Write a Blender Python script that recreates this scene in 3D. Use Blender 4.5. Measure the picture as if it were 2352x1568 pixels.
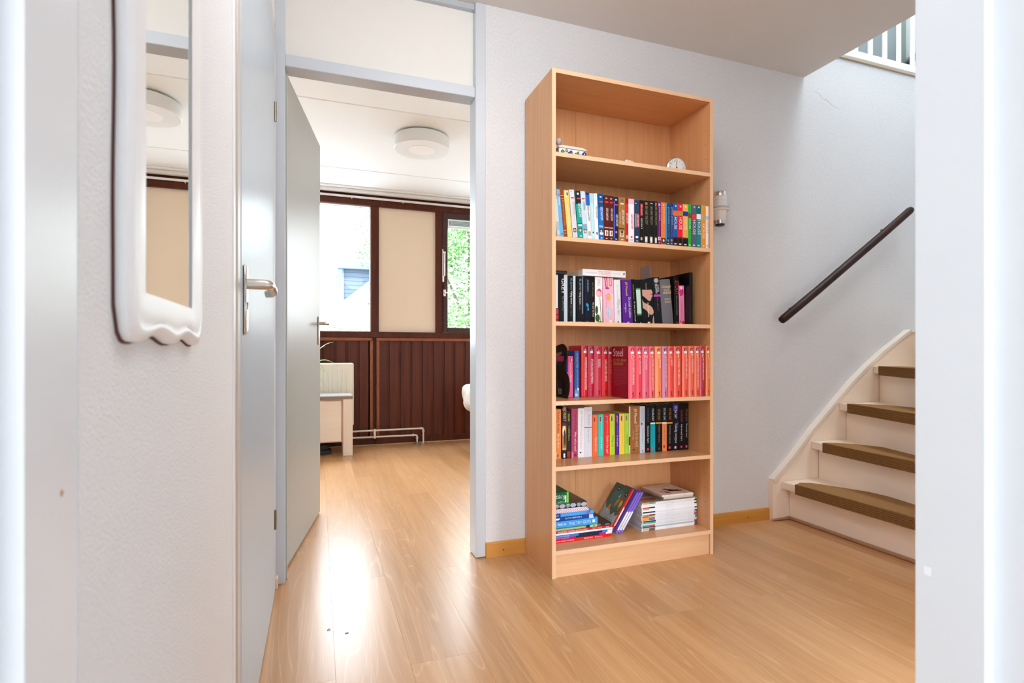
import bpy, bmesh, math, random
from mathutils import Vector, Matrix

for _o in list(bpy.data.objects):
    bpy.data.objects.remove(_o, do_unlink=True)
SC = bpy.context.scene
COL = SC.collection
PI = math.pi

# ------------------------------------------------------------------ camera
cam_d = bpy.data.cameras.new('camera')
cam = bpy.data.objects.new('camera', cam_d)
COL.objects.link(cam)
cam.location = (0.0, 0.0, 0.897)
cam.rotation_euler = (PI / 2, 0.0, -math.radians(19.856))
cam_d.sensor_fit = 'HORIZONTAL'
cam_d.sensor_width = 36.0
cam_d.lens = 36.0 * 1235.0 / 2352.0
cam_d.shift_y = 24.0 / 2352.0
cam_d.clip_start = 0.01
cam_d.clip_end = 300
cam_d.dof.use_dof = True
cam_d.dof.focus_distance = 2.5
cam_d.dof.aperture_fstop = 6.3
SC.camera = cam

# ------------------------------------------------------------------ light
def lin(h):
    h = h.lstrip('#')
    r = []
    for i in (0, 2, 4):
        c = int(h[i:i + 2], 16) / 255.0
        r.append(c / 12.92 if c <= 0.04045 else ((c + 0.055) / 1.055) ** 2.4)
    return (r[0], r[1], r[2], 1.0)

world = bpy.data.worlds.new('overcast_sky')
SC.world = world
world.use_nodes = True
bg = world.node_tree.nodes['Background']
bg.inputs['Color'].default_value = (0.88, 0.955, 1.035, 1.0)
bg.inputs['Strength'].default_value = 7.0
SC.view_settings.view_transform = 'Standard'
SC.view_settings.look = 'None'
SC.view_settings.exposure = 1.36
SC.view_settings.gamma = 1.0
SC.view_settings.use_curve_mapping = False
try:
    SC.cycles.use_denoising = True
    SC.cycles.max_bounces = 10
    SC.cycles.diffuse_bounces = 6
    SC.cycles.glossy_bounces = 4
    SC.cycles.transparent_max_bounces = 12
    SC.cycles.sample_clamp_indirect = 6.0
    SC.cycles.caustics_reflective = False
    SC.cycles.caustics_refractive = False
except Exception:
    pass

def area(name, loc, rot, sx, sy, power, color=(1, 1, 1), portal=False):
    l = bpy.data.lights.new(name, 'AREA')
    l.shape = 'RECTANGLE'
    l.size, l.size_y = sx, sy
    l.energy = power
    l.color = color
    if portal:
        l.cycles.is_portal = True
    o = bpy.data.objects.new(name, l)
    o.location = loc
    o.rotation_euler = rot
    COL.objects.link(o)
    return o

# sky portals in the window openings (they only guide the sampling of the sky)
area('sky_portal', (-0.55, 5.47, 1.7), (-PI / 2, 0, 0), 2.1, 1.25, 1, portal=True)
area('sky_portal', (2.2, 5.47, 1.65), (-PI / 2, 0, 0), 2.0, 1.1, 1, portal=True)
area('sky_portal', (-1.18, -3.12, 1.65), (PI / 2, 0, 0), 1.95, 1.5, 1, portal=True)
area('sky_portal', (3.02, 1.28, 4.96), (0, 0, 0), 1.02, 1.7, 1, portal=True)
area('sky_portal', (1.53, 0.36, 0.55), (PI / 2, 0, 0), 0.5, 0.9, 1, portal=True)

area('sky_portal', (4.4, 2.85, 4.96), (0, 0, 0), 1.4, 0.6, 1, portal=True)  # for the added, unseen opening over the landing
# assumed ceiling lamp, unseen above the upper edge, added to brighten the hall
hall = bpy.data.lights.new('hall_fill_lamp', 'POINT')
hall.energy = 9.6
hall.color = (0.93, 0.97, 1.0)
hall.shadow_soft_size = 0.22
hall_o = bpy.data.objects.new('hall_fill_lamp', hall)
hall_o.location = (0.62, 1.05, 2.2)
COL.objects.link(hall_o)

# ------------------------------------------------------------------ materials
MATS = {}
def new_mat(name):
    m = bpy.data.materials.new(name)
    m.use_nodes = True
    nt = m.node_tree
    return m, nt, nt.nodes['Principled BSDF']

def mat(col, rough=0.5, metal=0.0, spec=0.5, name=None, bump=None, coat=0.0):
    key = (col, rough, metal, spec, bump, coat)
    if key in MATS:
        return MATS[key]
    m, nt, b = new_mat(name or ('paint_' + col))
    b.inputs['Base Color'].default_value = lin(col)
    b.inputs['Roughness'].default_value = rough
    b.inputs['Metallic'].default_value = metal
    b.inputs['Specular IOR Level'].default_value = spec
    if coat:
        b.inputs['Coat Weight'].default_value = coat
        b.inputs['Coat Roughness'].default_value = 0.12
    if bump:
        sc, st, di = bump
        tc = nt.nodes.new('ShaderNodeTexCoord')
        n = nt.nodes.new('ShaderNodeTexNoise')
        n.inputs['Scale'].default_value = sc
        n.inputs['Detail'].default_value = 3.0
        bp = nt.nodes.new('ShaderNodeBump')
        bp.inputs['Strength'].default_value = st
        bp.inputs['Distance'].default_value = di
        nt.links.new(tc.outputs['Object'], n.inputs['Vector'])
        nt.links.new(n.outputs['Fac'], bp.inputs['Height'])
        nt.links.new(bp.outputs['Normal'], b.inputs['Normal'])
    MATS[key] = m
    return m

def plaster(name, col, scale, stretch, strength, dist, mottle=0.03, grain=0.0):
    """wall finish: fine relief, with a little tone variation of the paint"""
    m, nt, b = new_mat(name)
    N, L = nt.nodes, nt.links
    tc = N.new('ShaderNodeTexCoord')
    mp = N.new('ShaderNodeMapping')
    mp.inputs['Scale'].default_value = stretch
    n1 = N.new('ShaderNodeTexNoise'); n1.inputs['Scale'].default_value = scale; n1.inputs['Detail'].default_value = 4; n1.inputs['Roughness'].default_value = 0.6
    n2 = N.new('ShaderNodeTexNoise'); n2.inputs['Scale'].default_value = 1.7; n2.inputs['Detail'].default_value = 3
    L.new(tc.outputs['Object'], mp.inputs['Vector'])
    L.new(mp.outputs['Vector'], n1.inputs['Vector'])
    L.new(tc.outputs['Object'], n2.inputs['Vector'])
    ramp = N.new('ShaderNodeValToRGB')
    c = lin(col)
    lo = tuple(max(0, v * (1 - mottle * 2)) for v in c[:3]) + (1,)
    ramp.color_ramp.elements[0].position = 0.3; ramp.color_ramp.elements[0].color = lo
    ramp.color_ramp.elements[1].position = 0.7; ramp.color_ramp.elements[1].color = c
    L.new(n2.outputs['Fac'], ramp.inputs['Fac'])
    mul = N.new('ShaderNodeMix'); mul.data_type = 'RGBA'; mul.blend_type = 'MULTIPLY'; mul.inputs[0].default_value = grain
    rg = N.new('ShaderNodeValToRGB')
    rg.color_ramp.elements[0].position = 0.36; rg.color_ramp.elements[0].color = (0.55, 0.54, 0.54, 1)
    rg.color_ramp.elements[1].position = 0.62; rg.color_ramp.elements[1].color = (1, 1, 1, 1)
    L.new(n1.outputs['Fac'], rg.inputs['Fac'])
    L.new(ramp.outputs['Color'], mul.inputs[6]); L.new(rg.outputs['Color'], mul.inputs[7])
    L.new(mul.outputs[2], b.inputs['Base Color'])
    bp = N.new('ShaderNodeBump'); bp.inputs['Strength'].default_value = strength; bp.inputs['Distance'].default_value = dist
    L.new(n1.outputs['Fac'], bp.inputs['Height']); L.new(bp.outputs['Normal'], b.inputs['Normal'])
    b.inputs['Roughness'].default_value = 0.75
    b.inputs['Specular IOR Level'].default_value = 0.25
    return m

def wood(name, light, dark, grain=(1, 1, 0.06), scale=22.0, rough=0.4, contrast=1.0, bump=0.05, spec=0.5, rings=0.0, random_tone=0.0, coat=0.0):
    """wood whose grain runs along the axis with the small factor in `grain`"""
    m, nt, b = new_mat(name)
    N, L = nt.nodes, nt.links
    tc = N.new('ShaderNodeTexCoord')
    oi = N.new('ShaderNodeObjectInfo')
    off = N.new('ShaderNodeVectorMath'); off.operation = 'SCALE'
    cmb = N.new('ShaderNodeCombineXYZ')
    for i in range(3):
        L.new(oi.outputs['Random'], cmb.inputs[i])
    L.new(cmb.outputs['Vector'], off.inputs[0]); off.inputs['Scale'].default_value = 37.0
    add = N.new('ShaderNodeVectorMath'); add.operation = 'ADD'
    L.new(tc.outputs['Object'], add.inputs[0]); L.new(off.outputs['Vector'], add.inputs[1])
    mp = N.new('ShaderNodeMapping'); mp.inputs['Scale'].default_value = grain
    L.new(add.outputs['Vector'], mp.inputs['Vector'])
    n1 = N.new('ShaderNodeTexNoise'); n1.inputs['Scale'].default_value = scale; n1.inputs['Detail'].default_value = 5; n1.inputs['Roughness'].default_value = 0.62; n1.inputs['Distortion'].default_value = 0.35
    L.new(mp.outputs['Vector'], n1.inputs['Vector'])
    src = n1.outputs['Fac']
    if rings:
        n3 = N.new('ShaderNodeTexNoise'); n3.inputs['Scale'].default_value = scale * 0.22; n3.inputs['Detail'].default_value = 1.5; n3.inputs['Distortion'].default_value = 0.2
        L.new(mp.outputs['Vector'], n3.inputs['Vector'])
        mul = N.new('ShaderNodeMath'); mul.operation = 'MULTIPLY'; mul.inputs[1].default_value = 24.0
        L.new(n3.outputs['Fac'], mul.inputs[0])
        fr = N.new('ShaderNodeMath'); fr.operation = 'PINGPONG'; fr.inputs[1].default_value = 0.5
        L.new(mul.outputs[0], fr.inputs[0])
        mx = N.new('ShaderNodeMix'); mx.data_type = 'FLOAT'; mx.inputs[0].default_value = rings
        m2 = N.new('ShaderNodeMath'); m2.operation = 'MULTIPLY'; m2.inputs[1].default_value = 2.0
        L.new(fr.outputs[0], m2.inputs[0])
        L.new(n1.outputs['Fac'], mx.inputs[2]); L.new(m2.outputs[0], mx.inputs[3])
        src = mx.outputs[0]
    ramp = N.new('ShaderNodeValToRGB')
    ramp.color_ramp.elements[0].position = 0.5 - 0.22 / contrast; ramp.color_ramp.elements[0].color = lin(dark)
    ramp.color_ramp.elements[1].position = 0.5 + 0.22 / contrast; ramp.color_ramp.elements[1].color = lin(light)
    L.new(src, ramp.inputs['Fac'])
    out = ramp.outputs['Color']
    if random_tone:
        hsv = N.new('ShaderNodeHueSaturation')
        mr = N.new('ShaderNodeMapRange')
        mr.inputs['To Min'].default_value = 1 - random_tone; mr.inputs['To Max'].default_value = 1 + random_tone * 0.6
        L.new(oi.outputs['Random'], mr.inputs['Value']); L.new(mr.outputs['Result'], hsv.inputs['Value'])
        L.new(out, hsv.inputs['Color']); out = hsv.outputs['Color']
    L.new(out, b.inputs['Base Color'])
    b.inputs['Roughness'].default_value = rough
    b.inputs['Specular IOR Level'].default_value = spec
    if coat:
        b.inputs['Coat Weight'].default_value = coat
        b.inputs['Coat Roughness'].default_value = 0.15
    if bump:
        bp = N.new('ShaderNodeBump'); bp.inputs['Strength'].default_value = bump; bp.inputs['Distance'].default_value = 0.002
        L.new(n1.outputs['Fac'], bp.inputs['Height']); L.new(bp.outputs['Normal'], b.inputs['Normal'])
    return m

def laminate():
    """two-strip oak laminate: soft streaks with thin pale growth lines along the plank"""
    m, nt, b = new_mat('oak_laminate')
    N, L = nt.nodes, nt.links
    tc = N.new('ShaderNodeTexCoord'); oi = N.new('ShaderNodeObjectInfo')
    sep = N.new('ShaderNodeSeparateXYZ'); L.new(tc.outputs['Object'], sep.inputs[0])
    st = N.new('ShaderNodeMath'); st.operation = 'GREATER_THAN'; st.inputs[1].default_value = 0.102
    L.new(sep.outputs['X'], st.inputs[0])
    sd = N.new('ShaderNodeMath'); sd.operation = 'MULTIPLY_ADD'; sd.inputs[1].default_value = 3.7
    L.new(st.outputs[0], sd.inputs[0])
    r37 = N.new('ShaderNodeMath'); r37.operation = 'MULTIPLY'; r37.inputs[1].default_value = 41.0
    L.new(oi.outputs['Random'], r37.inputs[0]); L.new(r37.outputs[0], sd.inputs[2])
    cb = N.new('ShaderNodeCombineXYZ')
    for i in range(3):
        L.new(sd.outputs[0], cb.inputs[i])
    ad = N.new('ShaderNodeVectorMath'); ad.operation = 'ADD'
    L.new(tc.outputs['Object'], ad.inputs[0]); L.new(cb.outputs[0], ad.inputs[1])
    mp = N.new('ShaderNodeMapping'); mp.inputs['Scale'].default_value = (1, 0.05, 1)
    L.new(ad.outputs[0], mp.inputs['Vector'])
    big = N.new('ShaderNodeTexNoise'); big.inputs['Scale'].default_value = 8.0; big.inputs['Detail'].default_value = 1.0; big.inputs['Roughness'].default_value = 0.4
    L.new(mp.outputs[0], big.inputs['Vector'])
    streak = N.new('ShaderNodeTexNoise'); streak.inputs['Scale'].default_value = 55.0; streak.inputs['Detail'].default_value = 4.0
    L.new(mp.outputs[0], streak.inputs['Vector'])
    # growth lines: contour lines of the broad noise
    ml = N.new('ShaderNodeMath'); ml.operation = 'MULTIPLY'; ml.inputs[1].default_value = 30.0
    L.new(big.outputs['Fac'], ml.inputs[0])
    pp = N.new('ShaderNodeMath'); pp.operation = 'PINGPONG'; pp.inputs[1].default_value = 0.5
    L.new(ml.outputs[0], pp.inputs[0])
    ln = N.new('ShaderNodeMapRange'); ln.interpolation_type = 'SMOOTHSTEP'
    ln.inputs['From Min'].default_value = 0.12; ln.inputs['From Max'].default_value = 0.0
    L.new(pp.outputs[0], ln.inputs['Value'])
    lw = N.new('ShaderNodeMath'); lw.operation = 'MULTIPLY'
    brk = N.new('ShaderNodeMapRange'); brk.inputs['From Min'].default_value = 0.3; brk.inputs['From Max'].default_value = 0.62
    L.new(streak.outputs['Fac'], brk.inputs['Value'])
    L.new(ln.outputs[0], lw.inputs[0]); L.new(brk.outputs[0], lw.inputs[1])
    base = N.new('ShaderNodeValToRGB')
    base.color_ramp.elements[0].position = 0.3; base.color_ramp.elements[0].color = lin('b98555')
    base.color_ramp.elements[1].position = 0.7; base.color_ramp.elements[1].color = lin('cf9f6f')
    mixf = N.new('ShaderNodeMix'); mixf.data_type = 'FLOAT'; mixf.inputs[0].default_value = 0.5
    L.new(big.outputs['Fac'], mixf.inputs[2]); L.new(streak.outputs['Fac'], mixf.inputs[3])
    L.new(mixf.outputs[0], base.inputs['Fac'])
    mc = N.new('ShaderNodeMix'); mc.data_type = 'RGBA'
    sc_ = N.new('ShaderNodeMath'); sc_.operation = 'MULTIPLY'; sc_.inputs[1].default_value = 0.42
    L.new(lw.outputs[0], sc_.inputs[0]); L.new(sc_.outputs[0], mc.inputs[0])
    L.new(base.outputs['Color'], mc.inputs[6]); mc.inputs[7].default_value = lin('e4bd90')
    wn_ = N.new('ShaderNodeTexWhiteNoise'); wn_.noise_dimensions = '1D'
    L.new(sd.outputs[0], wn_.inputs['W'])
    hv = N.new('ShaderNodeMapRange'); hv.inputs['To Min'].default_value = 0.93; hv.inputs['To Max'].default_value = 1.06
    L.new(wn_.outputs['Value'], hv.inputs['Value'])
    hs = N.new('ShaderNodeHueSaturation'); L.new(hv.outputs[0], hs.inputs['Value']); L.new(mc.outputs[2], hs.inputs['Color'])
    L.new(hs.outputs['Color'], b.inputs['Base Color'])
    b.inputs['Roughness'].default_value = 0.29
    b.inputs['Specular IOR Level'].default_value = 0.62
    bp = N.new('ShaderNodeBump'); bp.inputs['Strength'].default_value = 0.06; bp.inputs['Distance'].default_value = 0.001
    L.new(streak.outputs['Fac'], bp.inputs['Height']); L.new(bp.outputs[0], b.inputs['Normal'])
    return m

def glass(name):
    m = bpy.data.materials.new(name); m.use_nodes = True
    nt = m.node_tree; nt.nodes.clear()
    o = nt.nodes.new('ShaderNodeOutputMaterial'); mx = nt.nodes.new('ShaderNodeMixShader')
    t = nt.nodes.new('ShaderNodeBsdfTransparent'); g = nt.nodes.new('ShaderNodeBsdfGlossy'); g.inputs['Roughness'].default_value = 0.01
    t.inputs['Color'].default_value = (0.97, 0.985, 0.98, 1)
    mx.inputs[0].default_value = 0.007
    nt.links.new(t.outputs[0], mx.inputs[1]); nt.links.new(g.outputs[0], mx.inputs[2]); nt.links.new(mx.outputs[0], o.inputs['Surface'])
    return m

M_STUCCO = plaster('white_stucco_paint', 'fafafb', 400, (1, 1, .7), 0.7, 0.004, 0.005, 0.12)
M_PAPER = plaster('white_textured_wallpaper', 'e4e4e6', 240, (1, 1, 0.4), 0.75, 0.0025, 0.02, 0.25)
M_CEIL = plaster('white_ceiling_paint', 'dcd7d2', 300, (1, 1, 1), 0.12, 0.001, 0.01)
M_CEIL2 = mat('f0f0ec', 0.7, name='white_ceiling_board', bump=(120, 0.05, 0.001))
M_PANEL = plaster('cream_textured_board', 'ebe8e2', 110, (1, 1, 1.6), 0.35, 0.002, 0.01)
M_FRAME = mat('ccd2d9', 0.3, name='pale_blue_grey_enamel')
M_DOOR = mat('aaaba6', 0.36, 0.0, 0.18, name='grey_satin_door_paint')
M_DOORL = mat('bac5ce', 0.33, 0.0, 0.2, name='blue_grey_satin_door_paint')
M_WHITE = mat('eeeeee', 0.35, name='white_gloss_paint')
M_NEAR = mat('e9ebee', 0.3, name='white_door_frame_paint')
M_BEIGEF = mat('c9c1b8', 0.4, name='beige_frame_edge')
M_DARK = mat('1c1a18', 0.5, name='dark_gap')
M_CHROME = mat('e2e0dc', 0.18, 1.0, name='polished_chrome')
M_STEEL = mat('d6d0c8', 0.3, 1.0, name='brushed_nickel')
M_BRASS = mat('8a7a60', 0.35, 1.0, name='hinge_metal')
M_GLASS = glass('window_glass')
M_FLOOR = laminate()
M_BEECH = wood('beech_veneer', 'dba473', 'cb915f', (1, 1, 0.05), 42.0, 0.36, 0.9, 0.02, 0.45)
M_BEECHX = wood('beech_veneer_cross', 'dba473', 'cb915f', (0.05, 1, 1), 42.0, 0.30, 0.9, 0.02, 0.5)
M_PLINTH = wood('front_lit_beech_plinth', 'e8bd94', 'dcab7e', (0.05, 1, 1), 42.0, 0.34, 0.9, 0.02, 0.45)  # lighter copy of the beech, stronger front light put into the colour
M_EDGE = wood('beech_edging', 'ecc49e', 'e2b68e', (0.05, 1, 0.05), 42.0, 0.4, 0.8, 0.01, 0.4)  # front edges of the beech lightened as if lit from the front
M_MAHOG = wood('mahogany_boards', '6b3118', '431a0a', (1, 1, 0.05), 26.0, 0.38, 0.9, 0.05, 0.25, random_tone=0.12)
M_MAHOGD = wood('dark_mahogany_frame', '5e2a16', '40180a', (1, 1, 0.08), 24.0, 0.4, 0.9, 0.04, 0.22)
M_MAHOGT = wood('light_mahogany_trim', '98542c', '7a3c1c', (0.3, 0.3, 0.3), 40.0, 0.4, 1.0, 0.04, 0.45)
M_SKIRT = wood('orange_pine_skirting', 'd2974a', 'c2853a', (0.06, 1, 1), 30.0, 0.35, 0.8, 0.02, 0.5)

# ------------------------------------------------------------------ mesh helpers
class MB:
    def __init__(s):
        s.v, s.f, s.mi = [], [], []
    def add(s, vs, fs, mi=0):
        o = len(s.v)
        s.v += [tuple(p) for p in vs]
        s.f += [tuple(i + o for i in f) for f in fs]
        s.mi += [mi] * len(fs)
        return s
    def box(s, x0, x1, y0, y1, z0, z1, mi=0, c=0.0):
        if c <= 0:
            vs = [(x, y, z) for z in (z0, z1) for y in (y0, y1) for x in (x0, x1)]
            return s.add(vs, [(0, 2, 3, 1), (4, 5, 7, 6), (0, 1, 5, 4), (2, 6, 7, 3), (0, 4, 6, 2), (1, 3, 7, 5)], mi)
        bm = bmesh.new()
        bmesh.ops.create_cube(bm, size=1)
        for v in bm.verts:
            v.co = ((x0 + x1) / 2 + v.co.x * (x1 - x0), (y0 + y1) / 2 + v.co.y * (y1 - y0), (z0 + z1) / 2 + v.co.z * (z1 - z0))
        c = min(c, (x1 - x0) * .45, (y1 - y0) * .45, (z1 - z0) * .45)
        bmesh.ops.bevel(bm, geom=bm.edges[:], offset=c, segments=1, affect='EDGES')
        bm.verts.index_update()
        s.add([v.co[:] for v in bm.verts], [[v.index for v in f.verts] for f in bm.faces], mi)
        bm.free()
        return s
    def prism(s, poly, axis, a, b, mi=0):
        """poly: 2D points; axis 'x': points are (y,z); 'y': (x,z); 'z': (x,y)"""
        n = len(poly)
        def P(p, t):
            return (t, p[0], p[1]) if axis == 'x' else (p[0], t, p[1]) if axis == 'y' else (p[0], p[1], t)
        vs = [P(p, a) for p in poly] + [P(p, b) for p in poly]
        fs = [tuple(range(n - 1, -1, -1)), tuple(range(n, 2 * n))] + [(i, (i + 1) % n, n + (i + 1) % n, n + i) for i in range(n)]
        return s.add(vs, fs, mi)
    def tube(s, pts, r, n=10, mi=0, cap=True):
        pts = [Vector(p) for p in pts]
        rs = r if isinstance(r, (list, tuple)) else [r] * len(pts)
        rings, prev = [], None
        for i, p in enumerate(pts):
            d = (pts[min(i + 1, len(pts) - 1)] - pts[max(i - 1, 0)]).normalized()
            if prev is None:
                u = d.orthogonal().normalized()
            else:
                u = (prev - d * prev.dot(d)).normalized()
            prev = u
            w = d.cross(u)
            rings.append([p + (u * math.cos(2 * PI * k / n) + w * math.sin(2 * PI * k / n)) * rs[i] for k in range(n)])
        vs = [q[:] for g in rings for q in g]
        fs = []
        for i in range(len(pts) - 1):
            for k in range(n):
                fs.append((i * n + k, i * n + (k + 1) % n, (i + 1) * n + (k + 1) % n, (i + 1) * n + k))
        if cap:
            fs.append(tuple(range(n - 1, -1, -1)))
            fs.append(tuple(range((len(pts) - 1) * n, len(pts) * n)))
        return s.add(vs, fs, mi)
    def lathe(s, prof, cx, cy, cz, n=24, axis='z', mi=0):
        """prof: (radius, height) pairs"""
        vs, fs = [], []
        for r, h in prof:
            for k in range(n):
                a = 2 * PI * k / n
                p = (r * math.cos(a), r * math.sin(a), h)
                if axis == 'y':
                    p = (p[0], p[2], p[1])
                elif axis == 'x':
                    p = (p[2], p[0], p[1])
                vs.append((cx + p[0], cy + p[1], cz + p[2]))
        m = len(prof)
        for i in range(m - 1):
            for k in range(n):
                fs.append((i * n + k, i * n + (k + 1) % n, (i + 1) * n + (k + 1) % n, (i + 1) * n + k))
        fs.append(tuple(range(n - 1, -1, -1)))
        fs.append(tuple(range((m - 1) * n, m * n)))
        return s.add(vs, fs, mi)
    def mesh(s, name, mats, origin=(0, 0, 0), smooth=False):
        me = bpy.data.meshes.new(name)
        ox, oy, oz = origin
        me.from_pydata([(x - ox, y - oy, z - oz) for x, y, z in s.v], [], s.f)
        for m in (mats if isinstance(mats, (list, tuple)) else [mats]):
            me.materials.append(m)
        if any(s.mi):
            me.polygons.foreach_set('material_index', s.mi)
        me.update()
        bm = bmesh.new(); bm.from_mesh(me)
        bmesh.ops.recalc_face_normals(bm, faces=bm.faces)
        bm.to_mesh(me); bm.free()
        if smooth:
            me.polygons.foreach_set('use_smooth', [True] * len(me.polygons))
            try:
                me.set_sharp_from_angle(angle=math.radians(40))
            except Exception:
                pass
        return me

def wloc(o):
    p = Vector((0, 0, 0))
    while o:
        p += Vector(o.location)
        o = o.parent
    return p

def part(name, mb, mats, parent=None, smooth=False, local=False, label=None, at=None):
    """one mesh object; its points are world points unless local"""
    org = at or (0, 0, 0)
    pw = wloc(parent) if (parent and not local) else Vector((0, 0, 0))
    me = mb.mesh(name, mats, org, smooth) if not (parent and not local and at is None) else mb.mesh(name, mats, pw, smooth)
    o = bpy.data.objects.new(name, me)
    COL.objects.link(o)
    if parent:
        o.parent = parent
        if at is not None:
            o.location = Vector(at) - (pw if not local else Vector((0, 0, 0)))
    elif at is not None:
        o.location = at
    if label:
        o['label'] = label
    return o

def thing(name, label, cat, loc=(0, 0, 0), rot=(0, 0, 0), group=None):
    o = bpy.data.objects.new(name, None)
    o.empty_display_size = 0.05
    o.location = loc
    o.rotation_euler = rot
    COL.objects.link(o)
    o['label'] = label
    o['category'] = cat
    if group:
        o['group'] = group
    return o

def tag(o, label, cat, group=None):
    o['label'] = label
    o['category'] = cat
    if group:
        o['group'] = group
    return o

def struct(name, mb, mats, parent=None, smooth=False, label=None, cat=None, at=None):
    o = part(name, mb, mats, parent, smooth, at=at)
    if not parent:
        o['kind'] = 'structure'
        if label:
            o['label'] = label
        if cat:
            o['category'] = cat
    return o

def sempty(name, label, cat, loc=(0, 0, 0)):
    o = thing(name, label, cat, loc)
    o['kind'] = 'structure'
    return o

def rnd(a, b):
    return a + (b - a) * random.random()
random.seed(7)
# ================================================================== setting
# ---- floor: laminate planks running away from the camera
fl = struct('floor', MB().box(-3.4, 4.0, -3.3, 5.5, -0.05, -0.009), M_FLOOR, label='oak laminate floor running through hall and living room', cat='floor')
PW, PL = 0.2045, 1.22
full = MB().box(0, PW - 0.0003, 0, PL - 0.0003, -0.009, 0, c=0.0002).mesh('plank', M_FLOOR)
for k in range(-12, 20):
    x = 0.0466 + PW * k
    ys = (1.55 if k % 2 else 2.2) - PL * 4
    for j in range(8):
        y = ys + PL * j
        if y + PL < -3.2 or y > 5.3:
            continue
        if y + PL < 0.4 or x < -1.7 and y < 1.0 or x > 2.45 and y > 2.3 and y + PL < 2.0:
            continue
        y1 = min(y + PL - 0.0003, 5.345)
        if y1 - y < 0.05:
            continue
        if y1 < y + PL - 0.001:
            me = MB().box(0, PW - 0.0003, 0, y1 - y, -0.009, 0, c=0.0002).mesh('plank', M_FLOOR)
        else:
            me = full
        o = bpy.data.objects.new('plank', me)
        o.location = (x, y, 0)
        COL.objects.link(o)
        o.parent = fl

struct('floor', MB().box(-3.6, 1.05, -3.1, 0.36, -0.009, 0.001), mat('d6d1cb', .4, name='pale_bounce_floor'), label='pale unseen floor behind the camera, added to bounce light', cat='floor')  # unseen pale floor, added to bounce neutral light through the doorway
# ---- hall wall on the left with the closed door
WX = -0.155
w = MB()
w.box(WX - 0.1, WX, 0.45, 1.165, 0, 2.415)
w.box(WX - 0.1, WX, 2.19, 2.33, 2.12, 2.415)
w.box(WX - 0.1, WX, 1.165, 2.19, 2.12, 2.415)
struct('wall_left', w, M_STUCCO, label='white stucco wall beside the mirror', cat='wall')

d1 = sempty('door_1', 'closed blue-grey flush door in the stucco wall', 'door', (WX, 1.16, 0))
f = MB()
f.box(WX - 0.08, WX + 0.003, 1.158, 1.181, 0, 2.12, c=0.002)
part('frame_casing', f, M_WHITE, d1)
f = MB()
f.box(WX - 0.08, WX + 0.001, 1.181, 1.194, 0, 2.10)
part('seal', f, M_DARK, d1)
f = MB()
f.box(WX - 0.08, WX + 0.005, 1.192, 1.237, 0, 2.045, c=0.003)
part('jamb', f, M_BEIGEF, d1)
f = MB()
f.box(WX - 0.08, WX + 0.004, 2.139, 2.25, 0, 2.12, c=0.003)
f.box(WX - 0.08, WX + 0.003, 1.19, 2.139, 2.043, 2.12, c=0.003)
part('jamb', f, M_FRAME, d1)
part('door_leaf', MB().box(WX - 0.035, WX + 0.006, 1.239, 2.136, 0.008, 2.038, c=0.002), M_DOORL, d1)
# handle: back plate, lever with a down-turned end, key hole
pl = part('handle_plate', MB().box(WX + 0.006, WX + 0.013, 1.262, 1.297, 0.934, 1.083, c=0.005), M_CHROME, d1, True)
part('lever', MB().tube([(WX + 0.012, 1.281, 1.043), (WX + 0.045, 1.281, 1.043), (WX + 0.054, 1.288, 1.043), (WX + 0.056, 1.30, 1.043), (WX + 0.056, 1.378, 1.041), (WX + 0.055, 1.392, 1.039), (WX + 0.050, 1.399, 1.036), (WX + 0.038, 1.401, 1.034)],
     [.011, .011, .0105, .0105, .0105, .0105, .010, .008], 14), M_STEEL, pl, True)
part('keyhole', MB().lathe([(0.0045, 0), (0.0045, 0.0012)], WX + 0.0128, 1.281, 1.0, 12, 'x').box(WX + 0.0128, WX + 0.014, 1.2795, 1.2825, 0.988, 1.0), M_DARK, pl)
for z0, z1 in ((1.737, 1.808), (0.25, 0.32)):
    h = MB().tube([(WX + 0.008, 2.138, z0), (WX + 0.008, 2.138, z1)], 0.0055, 10)
    h.tube([(WX + 0.008, 2.138, (z0 + z1) / 2 - 0.002), (WX + 0.008, 2.138, (z0 + z1) / 2 + 0.002)], 0.0064, 10)
    part('hinge', h, M_BRASS, d1, True)
struct('baseboard_left', MB().box(WX, WX + 0.012, 2.205, 2.25, 0, 0.045, c=0.004), mat('d8c3ae', .5), label='small wooden skirting piece in the corner', cat='baseboard')

# ---- living room door opening: posts, bar, board above, open door
fr = sempty('door_2', 'tall blue-grey door frame with cream board above the living room opening', 'door frame', (0.25, 2.25, 0))
part('post', MB().box(-0.156, -0.1195, 2.258, 2.34, 0, 2.415, c=0.002), M_FRAME, fr)
part('post', MB().box(0.644, 0.6897, 2.247, 2.34, 0.004, 2.415, c=0.002), M_FRAME, fr)
part('stop_strip', MB().box(-0.1195, -0.1135, 2.30, 2.325, 0, 2.0, c=0.001), mat('aeb4b0', .4), fr)
part('transom_bar', MB().box(-0.1195, 0.644, 2.258, 2.34, 2.006, 2.052, c=0.002), M_FRAME, fr)
part('top_rail', MB().box(-0.1195, 0.644, 2.262, 2.335, 2.39, 2.415, c=0.002), mat('b9c0c6', .35), fr)
part('infill_board', MB().box(-0.1195, 0.644, 2.288, 2.306, 2.052, 2.39), M_PANEL, fr)
ang = math.atan2(0.1342, 0.79)
d2 = sempty('door_3', 'grey flush door standing wide open into the living room', 'door', (-0.122, 2.392, 0))
d2.rotation_euler = (0, 0, -ang)
part('door_leaf', MB().box(-0.04, 0, 0, 0.80, 0.009, 2.045, c=0.002), M_DOOR, d2, local=True)
hp = part('handle_plate', MB().box(0, 0.008, 0.72, 0.752, 0.935, 1.09, c=0.004), M_STEEL, d2, True, local=True)
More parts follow.
